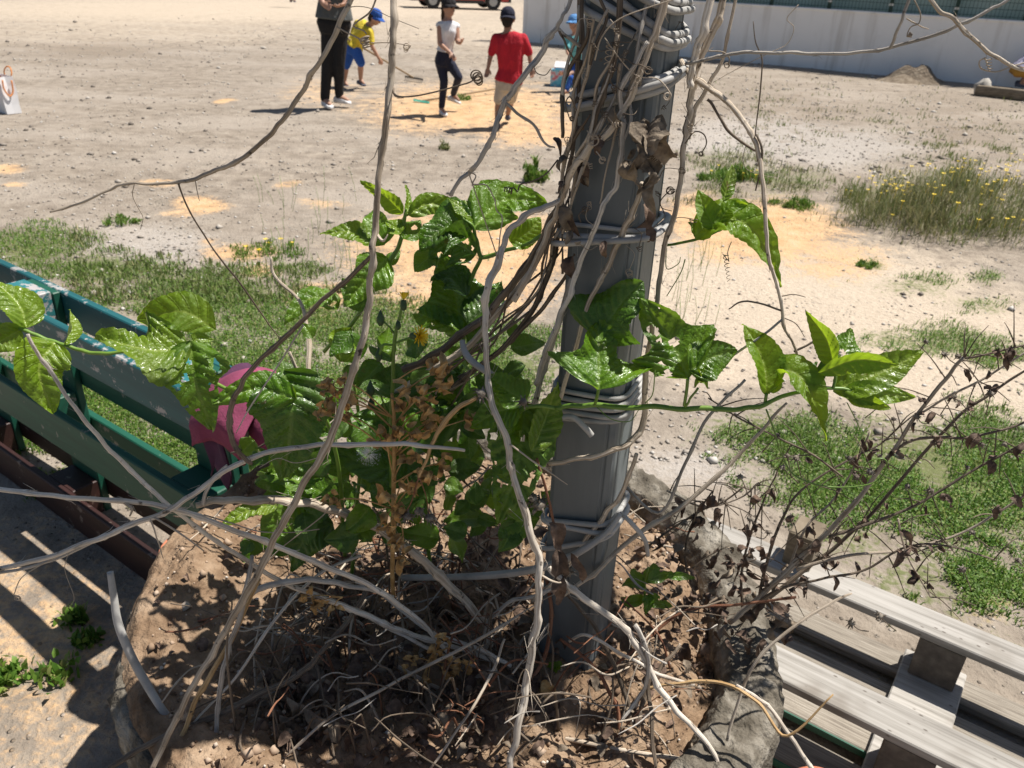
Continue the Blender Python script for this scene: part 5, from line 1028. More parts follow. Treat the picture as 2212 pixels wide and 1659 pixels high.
for k,q in enumerate(BR): stem(t,q,'cane_dark' if k%3 else 'cane','branch',6,.06,8)
HD=[(2000,738),(2040,765),(2070,770),(1915,820),(1905,870),(1930,905),(1980,900),(2060,855),(2140,850),(1680,940),(1700,985),(1720,990),(1690,1010),(1835,990),(1850,1030),(1880,1020),(1900,985),(2170,960),(2120,960),(2090,1010),(1600,1030),(1560,1080),(1850,1080),(1930,1160),(2020,1170),(2100,1150),(2150,1105),(2010,1060),(1740,1250),(1770,1200),(1800,1160),(1700,1330),(1660,1150),(1620,1120),(1480,1130),(1540,1130),(1960,1050),(2200,1210),(2080,1230),(1900,1330),(1840,1345)]
for x,y in HD:
    Y=1.03+rs.uniform(-.02,.05); a=rs.uniform(0,6.283); stem(t,[(x+math.cos(a)*38,y+26+math.sin(a)*22,Y+.01,1.4),(x+math.cos(a)*14,y+14,Y,1.2),(x,y,Y,1.1)],'cane_dark','stalk',3); seedhead(t,x,y,Y,rs.uniform(8,13),'seed',12)
for k in range(300):
    q=BR[rs.randrange(len(BR))]; i=rs.randrange(len(q)-1); f=rs.random(); x=q[i][0]*(1-f)+q[i+1][0]*f; y=q[i][1]*(1-f)+q[i+1][1]*f; Y=q[i][2]
    if rs.random()<.40: crumple(t,x+rs.uniform(-14,14),y+rs.uniform(-6,22),Y-.005,rs.uniform(8,20),rs.uniform(14,40),rs.uniform(40,140),'brown_leaf')
    else:
        a=rs.uniform(0,6.283); L=rs.uniform(25,110); stem(t,[(x,y,Y,1.8),(x+math.cos(a)*L*.5,y+math.sin(a)*L*.5-6,Y,1.4),(x+math.cos(a)*L,y+math.sin(a)*L,Y+rs.uniform(-.02,.02),.8)],'cane_dark','stalk',3)
for k in range(75):
    x=rs.uniform(1440,1720); y=rs.uniform(1180,1390); crumple(t,x,y,min(1.1,ysoil(y)-.03),rs.uniform(10,24),rs.uniform(16,42),rs.uniform(20,160),rs.choice(['brown_leaf','dry_leaf']))
# dark withered clump hanging in the lower hollow
t=empty('withered_clump',PY(640,1520,.85),'dark withered tuft of dead leaves in the shade at the bottom left of the planter','dead leaf')
for k in range(34):
    x=rs.uniform(545,720); y=rs.uniform(1430,1590); crumple(t,x,y,ysoil(y)-rs.uniform(.02,.05),rs.uniform(16,30),rs.uniform(30,60),rs.uniform(50,130),rs.choice(['dry_leaf','dry_leaf','brown_leaf']))
t=empty('withered_clump',PY(900,1560,.83),'red-brown withered leaf scraps low in the bottom centre','dead leaf')
for k in range(36):
    x=rs.uniform(820,1120); y=rs.uniform(1460,1650); crumple(t,x,y,ysoil(y)-rs.uniform(.01,.03),rs.uniform(10,22),rs.uniform(16,36),rs.uniform(0,360),'brown_leaf')
t=empty('withered_clump',PY(1200,1170,.95),'curled rust-brown dead leaves hanging in front of the lower pole','dead leaf')
stem(t,[(1160,990,.905,3),(1180,1060,.90,3.5),(1198,1140,.90,3.5),(1205,1230,.91,3)],'red_stem')
for x,y,w,l,a in((1195,1120,30,60,80),(1215,1190,34,70,100),(1180,1150,30,50,140),(1235,1200,26,60,60),(1200,1240,30,50,90)): crumple(t,x,y,.90,w,l,a,'brown_leaf')
seedhead(t,1165,1090,.90,24); seedhead(t,1150,1075,.905,18); seedhead(t,1225,1235,.905,20)

# ================================================================== UNSEEN VINE GROWTH ADDED ABOVE THE VIEW TO SHADE THE SOIL
t=empty('added_shade_vine',PX+wz*1.7,'unseen vine growth up and right of the pole, added to shade the soil','vine')
rs=random.Random(77)
for k in range(9):
    a=Vector((rs.uniform(.10,.2),rs.uniform(.98,1.1),rs.uniform(1.62,1.8))); e=Vector((rs.uniform(.5,.85),rs.uniform(1.09,1.45),rs.uniform(1.66,2.0))); md_=(a+e)/2+Vector((rs.uniform(-.1,.1),rs.uniform(-.08,.08),rs.uniform(.0,.15)))
    rr=cr([tuple(a),tuple(md_),tuple(e)],9); b=MB(); tube(b,rr,[.0042*(1-.5*i/len(rr)) for i in range(len(rr))],8,.06); b.build('stem',M['cane'],t)
for k in range(120):
    p=Vector((rs.uniform(.30,.80),rs.uniform(1.09,1.38) if k<90 else rs.uniform(1.3,1.55),rs.uniform(1.66,1.92))); d=Vector((rs.gauss(0,1),rs.gauss(0,1),rs.gauss(-.3,.5))).normalized(); L=rs.uniform(.06,.12); n_=Vector((rs.gauss(0,.5),rs.gauss(0,.5),1)).normalized(); sd2=d.cross(n_).normalized()
    g=leafmesh([p,p+d*L*.5+wz*.008,p+d*L],L*rs.uniform(.6,.95),sd2,n_,rs.choice([0,.4]),14,.25,1.2,k+200,0,20,7); g.build('leaf',M[rs.choice(['leaf','leaf','leaf_young','dry_leaf'])],t)

# ================================================================== DEAD UNDERGROWTH ON THE SOIL
t=empty('dead_undergrowth',(PC.x,.95,.5),'dense dark undergrowth of dead stems and curled leaves covering the planter soil','dead plants')
rs=random.Random(55); bs={m_:MB() for m_ in('cane_dark','red_stem','cane')}; bl={m_:MB() for m_ in('brown_leaf','dry_leaf')}
def spot():
    f=rs.random()
    if f<.84: x,y=rs.uniform(500,1160),rs.uniform(1100,1640)
    elif f<.93: x,y=rs.uniform(1180,1520),rs.uniform(1380,1670)
    else: x,y=rs.uniform(1380,1660),rs.uniform(1050,1400)
    p=G(x,y,.5); return p if math.hypot(p.x-PC.x,p.y-PC.y)<.55 and p.y>.62 else None
n=0
while n<190:
    p=spot()
    if p is None or (p.x<-.40): continue
    n+=1; p.z=soilz(p.x,p.y)-.004; h=rs.uniform(.02,.15)*(1.5 if rs.random()<.2 else 1); l=rs.uniform(.02,.14); a=rs.uniform(0,6.283); d=Vector((math.cos(a),math.sin(a),0))
    rr=cr([tuple(p),tuple(p+d*l*.3+wz*h*.7),tuple(p+d*l*.7+wz*h+Vector((rs.gauss(0,.012),rs.gauss(0,.012),0))),tuple(p+d*l+wz*h*rs.uniform(.5,1.1))],4); r_=rs.uniform(.0009,.0028)
    tube(bs[rs.choice(['cane_dark','cane_dark','cane_dark','red_stem','cane'])],rr,[r_*(1-.5*i/len(rr)) for i in range(len(rr))],5)
n=0
while n<520:
    p=spot()
    if p is None or (p.x<-.36): continue
    n+=1; p.z=soilz(p.x,p.y)+rs.uniform(.0,.05)*rs.random(); L=rs.uniform(.010,.040); d=Vector((rs.gauss(0,1),rs.gauss(0,1),rs.gauss(0,.5))).normalized(); s2=d.cross(Vector((rs.gauss(0,.4),rs.gauss(0,.4),1))).normalized()
    g=leafmesh([p,p+d*L*.5+wz*L*.2,p+d*L],L*rs.uniform(.35,.8),s2,wz,0,rs.uniform(0,55),rs.uniform(-.6,.9),.2,n,.8,6,3); q=bl[rs.choice(['brown_leaf','brown_leaf','dry_leaf'])]; q.add(g.v,g.f,g.uv)
for k_,b in bs.items(): b.build('dead_stems',M[k_],t,kind='stuff')
for k_,b in bl.items(): b.build('curled_leaves',M[k_],t,kind='stuff')
# ================================================================== MAGENTA CLOTH OVER THE PALLET END
M['magenta']=nmat('magenta_cloth',(.17,.03,.07),(.26,.05,.11),16,.9,.35,bscale=220)
M['plum']=nmat('plum_cloth',(.05,.015,.045),(.09,.025,.07),16,.9,.35,bscale=220)
t=empty('draped_jacket',LO+ld*LEN+wz*.72,'magenta cloth jacket draped over the right end of the painted pallet','jacket')
def drape(s0,s1,front,back,top,mt,nm,seed,n=40,m=34):
    b=MB();vs=[];fs=[];uv=[]
    for i in range(n+1):
        u=i/n; s=s0+(s1-s0)*u
        for j in range(m+1):
            v=j/m; tot=front+.17+back; d=v*tot
            if d<front: nn=.168; z=top-(front-d)
            elif d<front+.17: f=(d-front)/.17; nn=.168-.19*f; z=top+.05*math.sin(math.pi*f)
            else: nn=-.022; z=top-(d-front-.17)
            fo=mnoise.noise((s*9,seed,z*2)); w=.028*fo*(1 if nn>.05 else -1)+.010*mnoise.noise((s*26,z*9,seed))
            z2=z-.10*abs(u-.45)**1.5*(1 if d<front+.17 else .5)+.015*mnoise.noise((s*12,v*4,seed))
            vs.append(LO+ld*(s+.03*mnoise.noise((z*7,seed,1.)))+ln*(nn+w)+wz*z2); uv.append((u,v))
    w_=m+1; fs=[(i*w_+j,i*w_+j+1,(i+1)*w_+j+1,(i+1)*w_+j) for i in range(n) for j in range(m)]
    b.add(vs,fs,uv); o=b.build(nm,mt,t); md=o.modifiers.new('t','SOLIDIFY'); md.thickness=.006; return o
drape(LEN+.10,LEN+.225,.06,.14,.728,M['magenta'],'jacket_body',2.)
drape(LEN+.10,LEN+.16,.13,.06,.718,M['plum'],'jacket_lining',5.)
b=MB(); q=LO+ld*(LEN+.17)+wz*.69+ln*.07; tube(b,[q,q+ld*.05-wz*.01+ln*.01,q+ld*.10-wz*.05+ln*.01,q+ld*.12-wz*.10,q+ld*.12-wz*.15],[.045,.047,.042,.038,.036],14); b.build('sleeve',M['magenta'],t)

# ================================================================== PEOPLE
def skinm(n,c): return nmat(n,tuple(x*.88 for x in c),c,40,.55,.05)
M['skin']=skinm('skin',(.42,.235,.16)); M['skin_tan']=skinm('skin_tan',(.34,.18,.115))
def cloth(n,c):
    m_=nmat(n,tuple(x*.72 for x in c),c,18,.9,1.,bscale=16,stretch=(1,1,.45))
    for q in m_.node_tree.nodes:
        if q.type=='BUMP': q.inputs['Distance'].default_value=.03
    return m_
for n_,c_ in dict(red=(.50,.012,.028),white=(.78,.78,.80),yellow_c=(.72,.56,.045),navy=(.012,.016,.04),black=(.010,.010,.012),grey_c=(.10,.11,.11),khaki=(.52,.46,.38),blue=(.02,.10,.42),blue_l=(.12,.32,.66),teal_c=(.16,.50,.52),ochre_c=(.46,.24,.04),lilac=(.55,.53,.68),hair=(.022,.014,.010),hair_b=(.06,.035,.02),cap_d=(.02,.017,.02),capn=(.012,.014,.035),shoe=(.80,.80,.80),shoe_d=(.10,.11,.15),slate=(.30,.30,.32)).items(): M[n_]=cloth('cloth_'+n_,c_)
def remesh(o,vox,sm=5):
    md=o.modifiers.new('r','REMESH'); md.mode='VOXEL'; md.voxel_size=vox; md.use_smooth_shade=True
    s=o.modifiers.new('s','SMOOTH'); s.iterations=sm; s.factor=.5
def hand(b,w,h,s,inward):
    d=(h-w); d=d.normalized() if d.length>1e-4 else Vector((0,0,-1)); sd_=d.cross(inward)
    sd_=sd_.normalized() if sd_.length>1e-3 else d.orthogonal().normalized(); nn=d.cross(sd_).normalized()
    pc=w+d*.035*s; ellipsoid(b,pc,d*.042*s,sd_*.034*s,nn*.016*s,10,7)
    for k in range(4):
        o=(k-1.5)*.017*s; L=(.050,.058,.055,.042)[k]*s; p0=w+d*.062*s+sd_*o; p1=p0+d*L*.55+nn*.010*s; p2=p1+d*L*.35+nn*.022*s
        capsule(b,p0,p1,.0085*s,.008*s,7); capsule(b,p1,p2,.008*s,.007*s,7)
    p0=w+d*.02*s+sd_*.028*s; p1=p0+sd_*.024*s+d*.022*s; p2=p1+d*.026*s+nn*.012*s; capsule(b,p0,p1,.011*s,.009*s,7); capsule(b,p1,p2,.009*s,.008*s,7)
def shoe(t,an,to,s,mt):
    f=Vector((to.x-an.x,to.y-an.y,0)); f=f.normalized() if f.length>.01 else Vector((0,-1,0)); sx=Vector((f.y,-f.x,0)); d=(to-an); z0=to.z-.0
    b=MB(); L=.20*s; heel=to-f*L; heel.z=max(to.z,an.z-.085*s); ax=(to-heel).normalized(); upv=sx.cross(ax)
    if upv.z<0: upv=-upv
    vs=[];fs=[];prof_=[(-.02,.022,.05),(.0,.034,.078),(.3,.036,.082),(.5,.040,.066),(.75,.046,.048),(.95,.038,.036),(1.04,.018,.026)]; n=14
    for u,w,h in prof_:
        c=heel+ax*(u*L)
        for k in range(n):
            a=2*math.pi*k/n; cs,sn=math.cos(a),math.sin(a); vs.append(c+sx*(w*s*math.copysign(abs(cs)**.7,cs))+upv*(h*s*.5+h*s*.5*math.copysign(abs(sn)**.8,sn)))
    for i in range(len(prof_)-1):
        for k in range(n): fs.append((i*n+k,i*n+(k+1)%n,(i+1)*n+(k+1)%n,(i+1)*n+k))
    fs.append(tuple(range(n-1,-1,-1))); fs.append(tuple((len(prof_)-1)*n+k for k in range(n))); b.add(vs,fs); o=fixn(b.build('shoe',mt,t)); md=o.modifiers.new('s','SUBSURF'); md.levels=1; md.render_levels=1
def person(label,Y0,s,J,face,top,bottom,shoes,skin='skin',hair='hair',cap=None,sleeve=.9,leg=1.0,longhair=False,hem=0.,capback=False,barefoot=False,hemf=.8,bw=1.):
    """J: joints as picture positions with an offset in depth; face: direction the head looks to"""
    K={k:PY(x,y,Y0+d) for k,(x,y,d) in J.items()}; base=K['hip'].copy(); base.z=min(K['toL'].z,K['toR'].z)
    t=empty('person',base,label,'person'); fd=Vector(face).normalized(); b=MB()
    axx=(K['shR']-K['shL']).normalized(); axh=(K['hpR']-K['hpL']); axh=axh.normalized() if axh.length>.02 else axx
    hc=K['head']; upv=(hc-K['neck']).normalized(); upv=(upv*.6+Vector((0,0,1))*.4).normalized(); fdh=(fd-upv*fd.dot(upv)).normalized(); sx=fdh.cross(upv)
    hs=s**.45
    ellipsoid(b,hc+upv*.012*hs,sx*.070*hs,fdh*.086*hs,upv*.098*hs,16,12); ellipsoid(b,hc-upv*.045*hs+fdh*.016*hs,sx*.054*hs,fdh*.064*hs,upv*.055*hs,14,8)
    capsule(b,hc-upv*.002*hs+fdh*.082*hs,hc-upv*.024*hs+fdh*.096*hs,.009*hs,.013*hs,8)
    for e in(-1,1): ellipsoid(b,hc+sx*e*.072*hs-upv*.01*hs,sx*.012*hs,fdh*.020*hs,upv*.028*hs,8,6)
    ellipsoid(b,hc-upv*.055*hs+fdh*.072*hs,sx*.022*hs,fdh*.010*hs,upv*.007*hs,8,6)
    capsule(b,K['neck']-upv*.03*s,hc-upv*.05*hs,.050*s**.7,.045*hs,12)
    sw=(K['shR']-K['shL']).length/2; sw=max(sw,.14*s)
    def torso(m,k,lo=0.):
        ch=K['chest'];wa=K['waist'];hp=K['hip']; rings=[(hp-(wa-hp).normalized()*(.09*s+lo),.150*s*k*bw,.105*s*k),(hp,.168*s*k*bw,.118*s*k),(wa,.140*s*k*bw,.100*s*k),((wa+ch)/2,.152*s*k*bw,.108*s*k),(ch,.168*s*k*bw,.112*s*k),(K['neck']*.55+ch*.45,.150*s*k*bw,.09*s*k),(K['neck']-upv*.012*s,.068*s*k,.06*s*k)]
        return rings
    loft(b,torso(b,1.),axx)
    for q in'LR':
        capsule(b,K['sh'+q],K['el'+q],.048*s,.038*s); capsule(b,K['el'+q],K['wr'+q],.038*s,.026*s); hand(b,K['wr'+q],K['ha'+q],s**.7,fd)
        capsule(b,K['chest']*.4+K['neck']*.6,K['sh'+q],.06*s,.05*s)
        capsule(b,K['hp'+q],K['kn'+q],.080*s,.056*s); capsule(b,K['kn'+q],K['kn'+q]*.62+K['an'+q]*.38,.054*s,.055*s); capsule(b,K['kn'+q]*.62+K['an'+q]*.38,K['an'+q],.055*s,.034*s)
        f=(K['to'+q]-K['an'+q]); capsule(b,K['an'+q],K['to'+q]-f*.3+Vector((0,0,.02*s)),.036*s,.028*s)
        if barefoot: capsule(b,K['an'+q]-f*.2-Vector((0,0,.03*s)),K['to'+q]+Vector((0,0,.012)),.032*s,.022*s)
    o=b.build('body',M[skin],t); remesh(o,.0075,3)
    # shirt
    b=MB(); rg=torso(b,1.13,0.); hb=K['waist'].lerp(K['hip'],hemf); rg=[(hb,.172*s*1.13*bw,.138*s*1.13)]+rg[2 if hemf>.05 else 3:]; loft(b,rg[:-1]+[(K['neck']-upv*.03*s,.085*s,.075*s)],axx)
    for q in'LR':
        capsule(b,K['chest']*.4+K['neck']*.6-upv*.015*s,K['sh'+q],.062*s,.060*s)
        if sleeve>0: e=K['sh'+q].lerp(K['el'+q],min(sleeve,1.)); capsule(b,K['sh'+q],e,.063*s,.058*s)
        if sleeve>1: capsule(b,K['el'+q],K['el'+q].lerp(K['wr'+q],sleeve-1),.05*s,.040*s)
    b.v=[tuple(Vector(v)+Vector((mnoise.noise(Vector(v)*11),mnoise.noise(Vector(v)*11+Vector((5,0,0))),0))*.014*s) for v in b.v]
    o=b.build('shirt',M[top],t); remesh(o,.010,4)
    b=MB(); hp=K['hip'];wa=K['waist']; fit=.0 if leg>=1 else .012
    loft(b,[(hp-(wa-hp).normalized()*.10*s,.150*s*bw**.8,.120*s),(hp,.185*s*bw,.136*s),(hp.lerp(wa,.85 if hemf<.5 else .45),.156*s*bw,(.122 if hemf<.5 else .110)*s)],axh)
    for q in'LR':
        kn,an=K['kn'+q],K['an'+q]
        capsule(b,K['hp'+q],K['hp'+q].lerp(kn,min(1,leg*2 if leg<.5 else 1)),.090*s+fit,.066*s+fit)
        if leg>.5: capsule(b,kn,kn.lerp(an,(leg-.5)*2*.94),.066*s,.050*s if leg>=1 else .06*s)
    b.v=[tuple(Vector(v)+Vector((mnoise.noise(Vector(v)*9),mnoise.noise(Vector(v)*9+Vector((5,0,0))),0))*.010*s) for v in b.v]
    o=b.build('trousers' if leg>=1 else 'shorts',M[bottom],t); remesh(o,.010,4)
    b=MB(); ellipsoid(b,hc+upv*.024*hs-fdh*.014*hs,sx*.078*hs,fdh*.086*hs,upv*.096*hs,14,10); ellipsoid(b,hc-upv*.03*hs-fdh*.045*hs,sx*.066*hs,fdh*.05*hs,upv*.065*hs,12,8)
    if longhair: ellipsoid(b,hc-upv*.09*hs-fdh*.055*hs,sx*.062*hs,fdh*.035*hs,upv*.10*hs,12,8)
    # keep the face free
    b.v=[tuple(Vector(v)-fdh*max(0.,(Vector(v)-hc).dot(fdh)-.052*hs)*1.0 if (Vector(v)-hc).dot(upv)<.05*hs else v) for v in b.v]
    o=b.build('hair',M[hair],t); remesh(o,.010,2)
    if cap:
        b=MB(); n=16;vs=[];fs=[];cc=hc+upv*.035*hs
        for i in range(8):
            ph=math.pi/2*i/7
            for k in range(n): a=2*math.pi*k/n; vs.append(cc+(sx*math.cos(a)*.084+fdh*(math.sin(a)*.098-.004))*hs*math.cos(ph)**.8+upv*(.092*hs*math.sin(ph)))
        for i in range(7):
            for k in range(n): fs.append((i*n+k,i*n+(k+1)%n,(i+1)*n+(k+1)%n,(i+1)*n+k))
        b.add(vs,fs); c=b.build('cap',M[cap],t); md=c.modifiers.new('t','SOLIDIFY'); md.thickness=.004
        b=MB();vs=[];fs=[]; bd=-fdh if capback else fdh
        for i in range(5):
            for k in range(13): a=math.pi*(k/12); r=.085+.075*i/4*math.sin(a)**.6; vs.append(cc+(sx*math.cos(a)*.084*(1+.02*i)+bd*math.sin(a)*r)*hs+upv*(-.004-.004*i+.012*math.sin(a)-.006*math.cos(a)**2*i)*hs)
        for i in range(4):
            for k in range(12): a=i*13+k; fs.append((a,a+1,a+14,a+13))
        b.add(vs,fs); q=b.build('cap_brim',M[cap],c); md=q.modifiers.new('t','SOLIDIFY'); md.thickness=.004
    for e in(-1,1): b=MB(); ellipsoid(b,hc+fdh*.079*hs+sx*e*.028*hs+upv*.006*hs,sx*.010*hs,fdh*.008*hs,upv*.006*hs,8,6); b.build('eye',M['black'],t)
    if not barefoot:
        for q in'LR': shoe(t,K['an'+q],K['to'+q],s**.8*1.0,M[shoes])
    return t,K
person('child in a red T-shirt, pale shorts and dark cap walking away over the sand',8.40,.70,dict(head=(1097,40,0),neck=(1097,64,0),chest=(1101,95,0),waist=(1103,150,0),hip=(1098,180,0),shL=(1070,82,0),elL=(1060,119,.02),wrL=(1054,148,-.02),haL=(1052,158,-.03),shR=(1131,82,0),elR=(1144,119,0),wrR=(1148,148,-.03),haR=(1149,158,-.04),
   hpL=(1086,184,0),knL=(1078,218,0),anL=(1074,262,.02),toL=(1074,274,.12),hpR=(1108,184,0),knR=(1103,216,.12),anR=(1097,246,.22),toR=(1097,258,.34)),(.1,1,.0),'red','khaki','shoe_d','skin_tan','hair','capn',.85,.46,False,.10,True,hemf=.9,bw=1.08)
person('girl in a white sleeveless top, navy leggings and white shoes walking on the sand',8.95,.70,dict(head=(969,17,0),neck=(967,39,0),chest=(967,66,0),waist=(961,106,0),hip=(958,126,0),shL=(950,55,-.03),elL=(950,94,-.08),wrL=(972,114,-.20),haL=(981,124,-.22),shR=(985,57,.03),elR=(989,90,-.02),wrR=(994,93,-.2),haR=(999,89,-.25),
   hpL=(951,130,0),knL=(959,175,-.03),anL=(953,234,0),toL=(963,252,-.12),hpR=(967,130,0),knR=(991,167,-.05),anR=(979,204,.20),toR=(995,226,.18)),(.75,-.65,-.05),'white','navy','shoe','skin','hair_b','cap_d',.0,1.,True,hemf=.25,bw=.68)
person('adult in a dark grey top, black trousers and white sneakers standing beside the raking child',9.15,1.,dict(head=(724,-148,0),neck=(723,-112,0),chest=(722,-65,0),waist=(722,5,0),hip=(722,50,0),shL=(690,-88,0),elL=(683,-30,-.05),wrL=(698,8,-.2),haL=(708,14,-.22),shR=(756,-88,0),elR=(764,-28,-.05),wrR=(744,8,-.2),haR=(735,12,-.22),
   hpL=(710,58,0),knL=(707,139,0),anL=(702,216,0),toL=(716,236,-.12),hpR=(735,58,0),knR=(732,139,0),anR=(732,208,.1),toR=(757,226,.05)),(.5,.1,-.3),'grey_c','black','shoe','skin','hair',None,.5,1.)
_,KY=person('child in a yellow T-shirt, blue shorts and blue cap bending over a rake',10.75,.70,dict(head=(810,38,-.05),neck=(797,53,-.02),chest=(786,64,0),waist=(770,88,0),hip=(763,104,0),shL=(772,50,.14),elL=(760,75,.12),wrL=(762,88,0),haL=(768,96,-.05),shR=(800,68,-.14),elR=(803,99,-.18),wrR=(819,127,-.16),haR=(824,134,-.14),
   hpL=(757,108,.06),knL=(748,140,.05),anL=(744,176,.15),toL=(752,190,.10),hpR=(768,108,-.06),knR=(779,135,-.10),anR=(779,172,0),toR=(788,187,-.06)),(.85,-.2,-.55),'yellow_c','blue','shoe_d','skin','hair','blue',.75,.5)
person('child in a turquoise shirt and light blue cap standing partly hidden behind the pole',11.2,.70,dict(head=(1240,50,0),neck=(1243,70,0),chest=(1246,90,0),waist=(1250,125,0),hip=(1252,142,0),shL=(1226,83,0),elL=(1226,112,-.1),wrL=(1230,120,-.25),haL=(1228,124,-.3),shR=(1268,83,0),elR=(1275,110,0),wrR=(1275,132,-.1),haR=(1275,142,-.1),
   hpL=(1246,145,0),knL=(1246,172,0),anL=(1246,200,0),toL=(1240,206,-.1),hpR=(1260,145,0),knR=(1260,172,0),anR=(1260,200,0),toR=(1264,206,-.1)),(-.7,-.7,-.2),'teal_c','blue','shoe_d','skin','hair','blue_l',.7,.6)
person('child in blue sitting on the sand behind the pole with knees up',10.3,.66,dict(head=(1268,105,0),neck=(1266,126,0),chest=(1265,145,0),waist=(1268,178,0),hip=(1268,195,0),shL=(1247,138,0),elL=(1236,158,-.1),wrL=(1222,162,-.15),haL=(1215,160,-.15),shR=(1285,138,0),elR=(1290,160,0),wrR=(1280,180,-.1),haR=(1274,185,-.1),
   hpL=(1258,197,0),knL=(1234,170,-.15),anL=(1224,196,-.2),toL=(1214,204,-.25),hpR=(1276,197,0),knR=(1262,172,-.3),anR=(1255,205,-.35),toR=(1248,214,-.4)),(-.8,-.3,-.3),'blue','blue','shoe_d','skin','hair_b',None,.7,1.,barefoot=True)
person('person in a lilac top and ochre shorts crouching by the white wall',13.3,.8,dict(head=(2262,128,-.2),neck=(2245,125,-.1),chest=(2230,126,0),waist=(2208,138,0),hip=(2199,150,0),shL=(2235,128,.15),elL=(2250,150,.1),wrL=(2256,172,.05),haL=(2258,180,.05),shR=(2236,132,-.15),elR=(2250,152,-.2),wrR=(2258,175,-.2),haR=(2260,184,-.2),
   hpL=(2200,153,.1),knL=(2228,152,.12),anL=(2206,176,.1),toL=(2216,184,.1),hpR=(2200,155,-.1),knR=(2230,158,-.2),anR=(2206,180,-.1),toR=(2218,190,-.15)),(.9,-.1,-.5),'lilac','ochre_c','shoe_d','skin','hair',None,.9,.5)
person('distant person in dark clothes at the far edge of the yard',28.,1.,dict(head=(632,-96,0),neck=(632,-86,0),chest=(632,-75,0),waist=(632,-55,0),hip=(632,-45,0),shL=(622,-80,0),elL=(620,-62,0),wrL=(620,-47,0),haL=(620,-43,0),shR=(642,-80,0),elR=(644,-62,0),wrR=(644,-47,0),haR=(644,-43,0),
   hpL=(629,-43,0),knL=(628.5,-20,0),anL=(628.5,0,0),toL=(628.5,5,-.1),hpR=(636,-43,0),knR=(636,-20,0),anR=(636,0,0),toR=(636.5,5,-.1)),(0,-1,0),'grey_c','black','shoe_d')
# ---------------------------------------------------------------- rakes
M['handle']=nmat('rake_handle',(.22,.15,.08),(.34,.25,.15),20,.7,.2); M['steel']=nmat('rake_steel',(.10,.10,.10),(.2,.2,.19),20,.5,.1,metal=.6); M['mint']=nmat('mint_plastic',(.05,.36,.27),(.07,.44,.33),10,.45,0)
def rake(label,a,b_,n_up,mt,w):
    t=empty('rake',b_,label,'rake'); b=MB(); tube(b,[a,a.lerp(b_,.5),b_],[.013,.012,.011],10); b.build('handle',M['handle'],t)
    d=(b_-a).normalized(); sx=d.cross(n_up).normalized(); dn=d.cross(sx).normalized()
    if dn.z>0: dn=-dn
    b=MB(); box(b,b_+d*.012,sx,d,dn,w,.012,.010,.003)
    for k in range(11): q=b_+d*.012+sx*(w*(k/5-1)*.95); tube(b,[q,q+dn*.03+d*.006,q+dn*.06-d*.004],[.004,.0035,.002],5)
    b.build('rake_head',mt,t)
a=PY(752,84,10.66); b_=G(893,177); b_.z+=.055; rake('wooden-handled rake held by the child in yellow',a,b_,Vector((0,0,1)),M['steel'],.17)
a=G(1100,199); a.z+=.07; b_=G(912,228); b_.z+=.05; rake('rake with a mint green head lying on the sand behind the walking girl',a,b_,Vector((0,0,1)),M['mint'],.12)
a=G(1235,297); a.z+=.02; b_=G(1290,290); b_.z+=.05
# ---------------------------------------------------------------- paper bag and box
M['paper']=nmat('white_paper',(.72,.72,.74),(.80,.80,.81),12,.7,.12); M['orange']=nmat('orange_paper',(.62,.20,.04),(.72,.27,.06),12,.7,.1)
p=G(18,247); t=empty('paper_bag',p,'white paper carrier bag with orange handles standing on the dirt at the left edge','bag')
ex=Vector((.80,-.6,0)); ey=Vector((.6,.8,0)); hx,hy,h=.14,.07,.34; c=p-ex*.12+ey*.05+wz*.0
b=MB(); cr_=[(-hx,-hy),(hx,-hy),(hx+.0,-0.0),(hx,hy),(-hx,hy),(-hx,0)]; vs=[];fs=[]
for j in range(5):
    z=h*j/4; f=1-.03*j/4
    for k,(x,y) in enumerate(cr_): inn=.02*j/4 if k in(2,5) else 0; vs.append(c+ex*(x*f-math.copysign(inn,x))+ey*(y*f+.004*math.sin(j*2+k))+wz*(z+.003))
for j in range(4):
    for k in range(6): fs.append((j*6+k,j*6+(k+1)%6,(j+1)*6+(k+1)%6,(j+1)*6+k))
fs.append((5,4,3,2,1,0)); b.add(vs,fs); o=b.build('bag_body',M['paper'],t,False); md=o.modifiers.new('t','SOLIDIFY'); md.thickness=.003
b=MB(); vs=[]; fs=[]
for j in(3.86/4,3.2/4):
    for k,(x,y) in enumerate(cr_): vs.append(c+ex*(x*.955-math.copysign(.02*(k in(2,5)),x))+ey*(y*.93)+wz*(h*j))
for k in range(6): fs.append((k,(k+1)%6,6+(k+1)%6,6+k))
b.add(vs,fs); b.build('lining',M['orange'],t,False)
for sy in(-1,1):
    b=MB(); P=[c+ex*x_+ey*(sy*(hy+.004)+dy)+wz*z_ for x_,dy,z_ in((-.05,0,h-.02),(-.05,0,h+.03),(-.02,.02*sy,h+.075),(.03,.03*sy,h+.07),(.06,.02*sy,h+.02),(.05,0,h-.02))]; rr=cr([tuple(q) for q in P],6); tube(b,rr,[.006]*len(rr),7); b.build('handle',M['orange'],t)
b=MB(); P=[c+ex*(hx+.012)+ey*x_+wz*z_ for x_,z_ in((-.04,h-.02),(-.045,h-.10),(-.01,h-.17),(.03,h-.13),(.04,h-.03))]; rr=cr([tuple(q) for q in P],6); tube(b,rr,[.007]*len(rr),7); b.build('handle',M['orange'],t)
N=NT('printed_box'); ob=N.tc(); c_=N.ramp(N.noise(ob,9,3),[(.40,(.06,.34,.52)),(.52,(.10,.46,.62)),(.60,(.62,.62,.64)),(.66,(.60,.18,.22))]); N.l(c_,N.b.inputs['Base Color']); set_b(N,Roughness=.5); M['box']=N.m
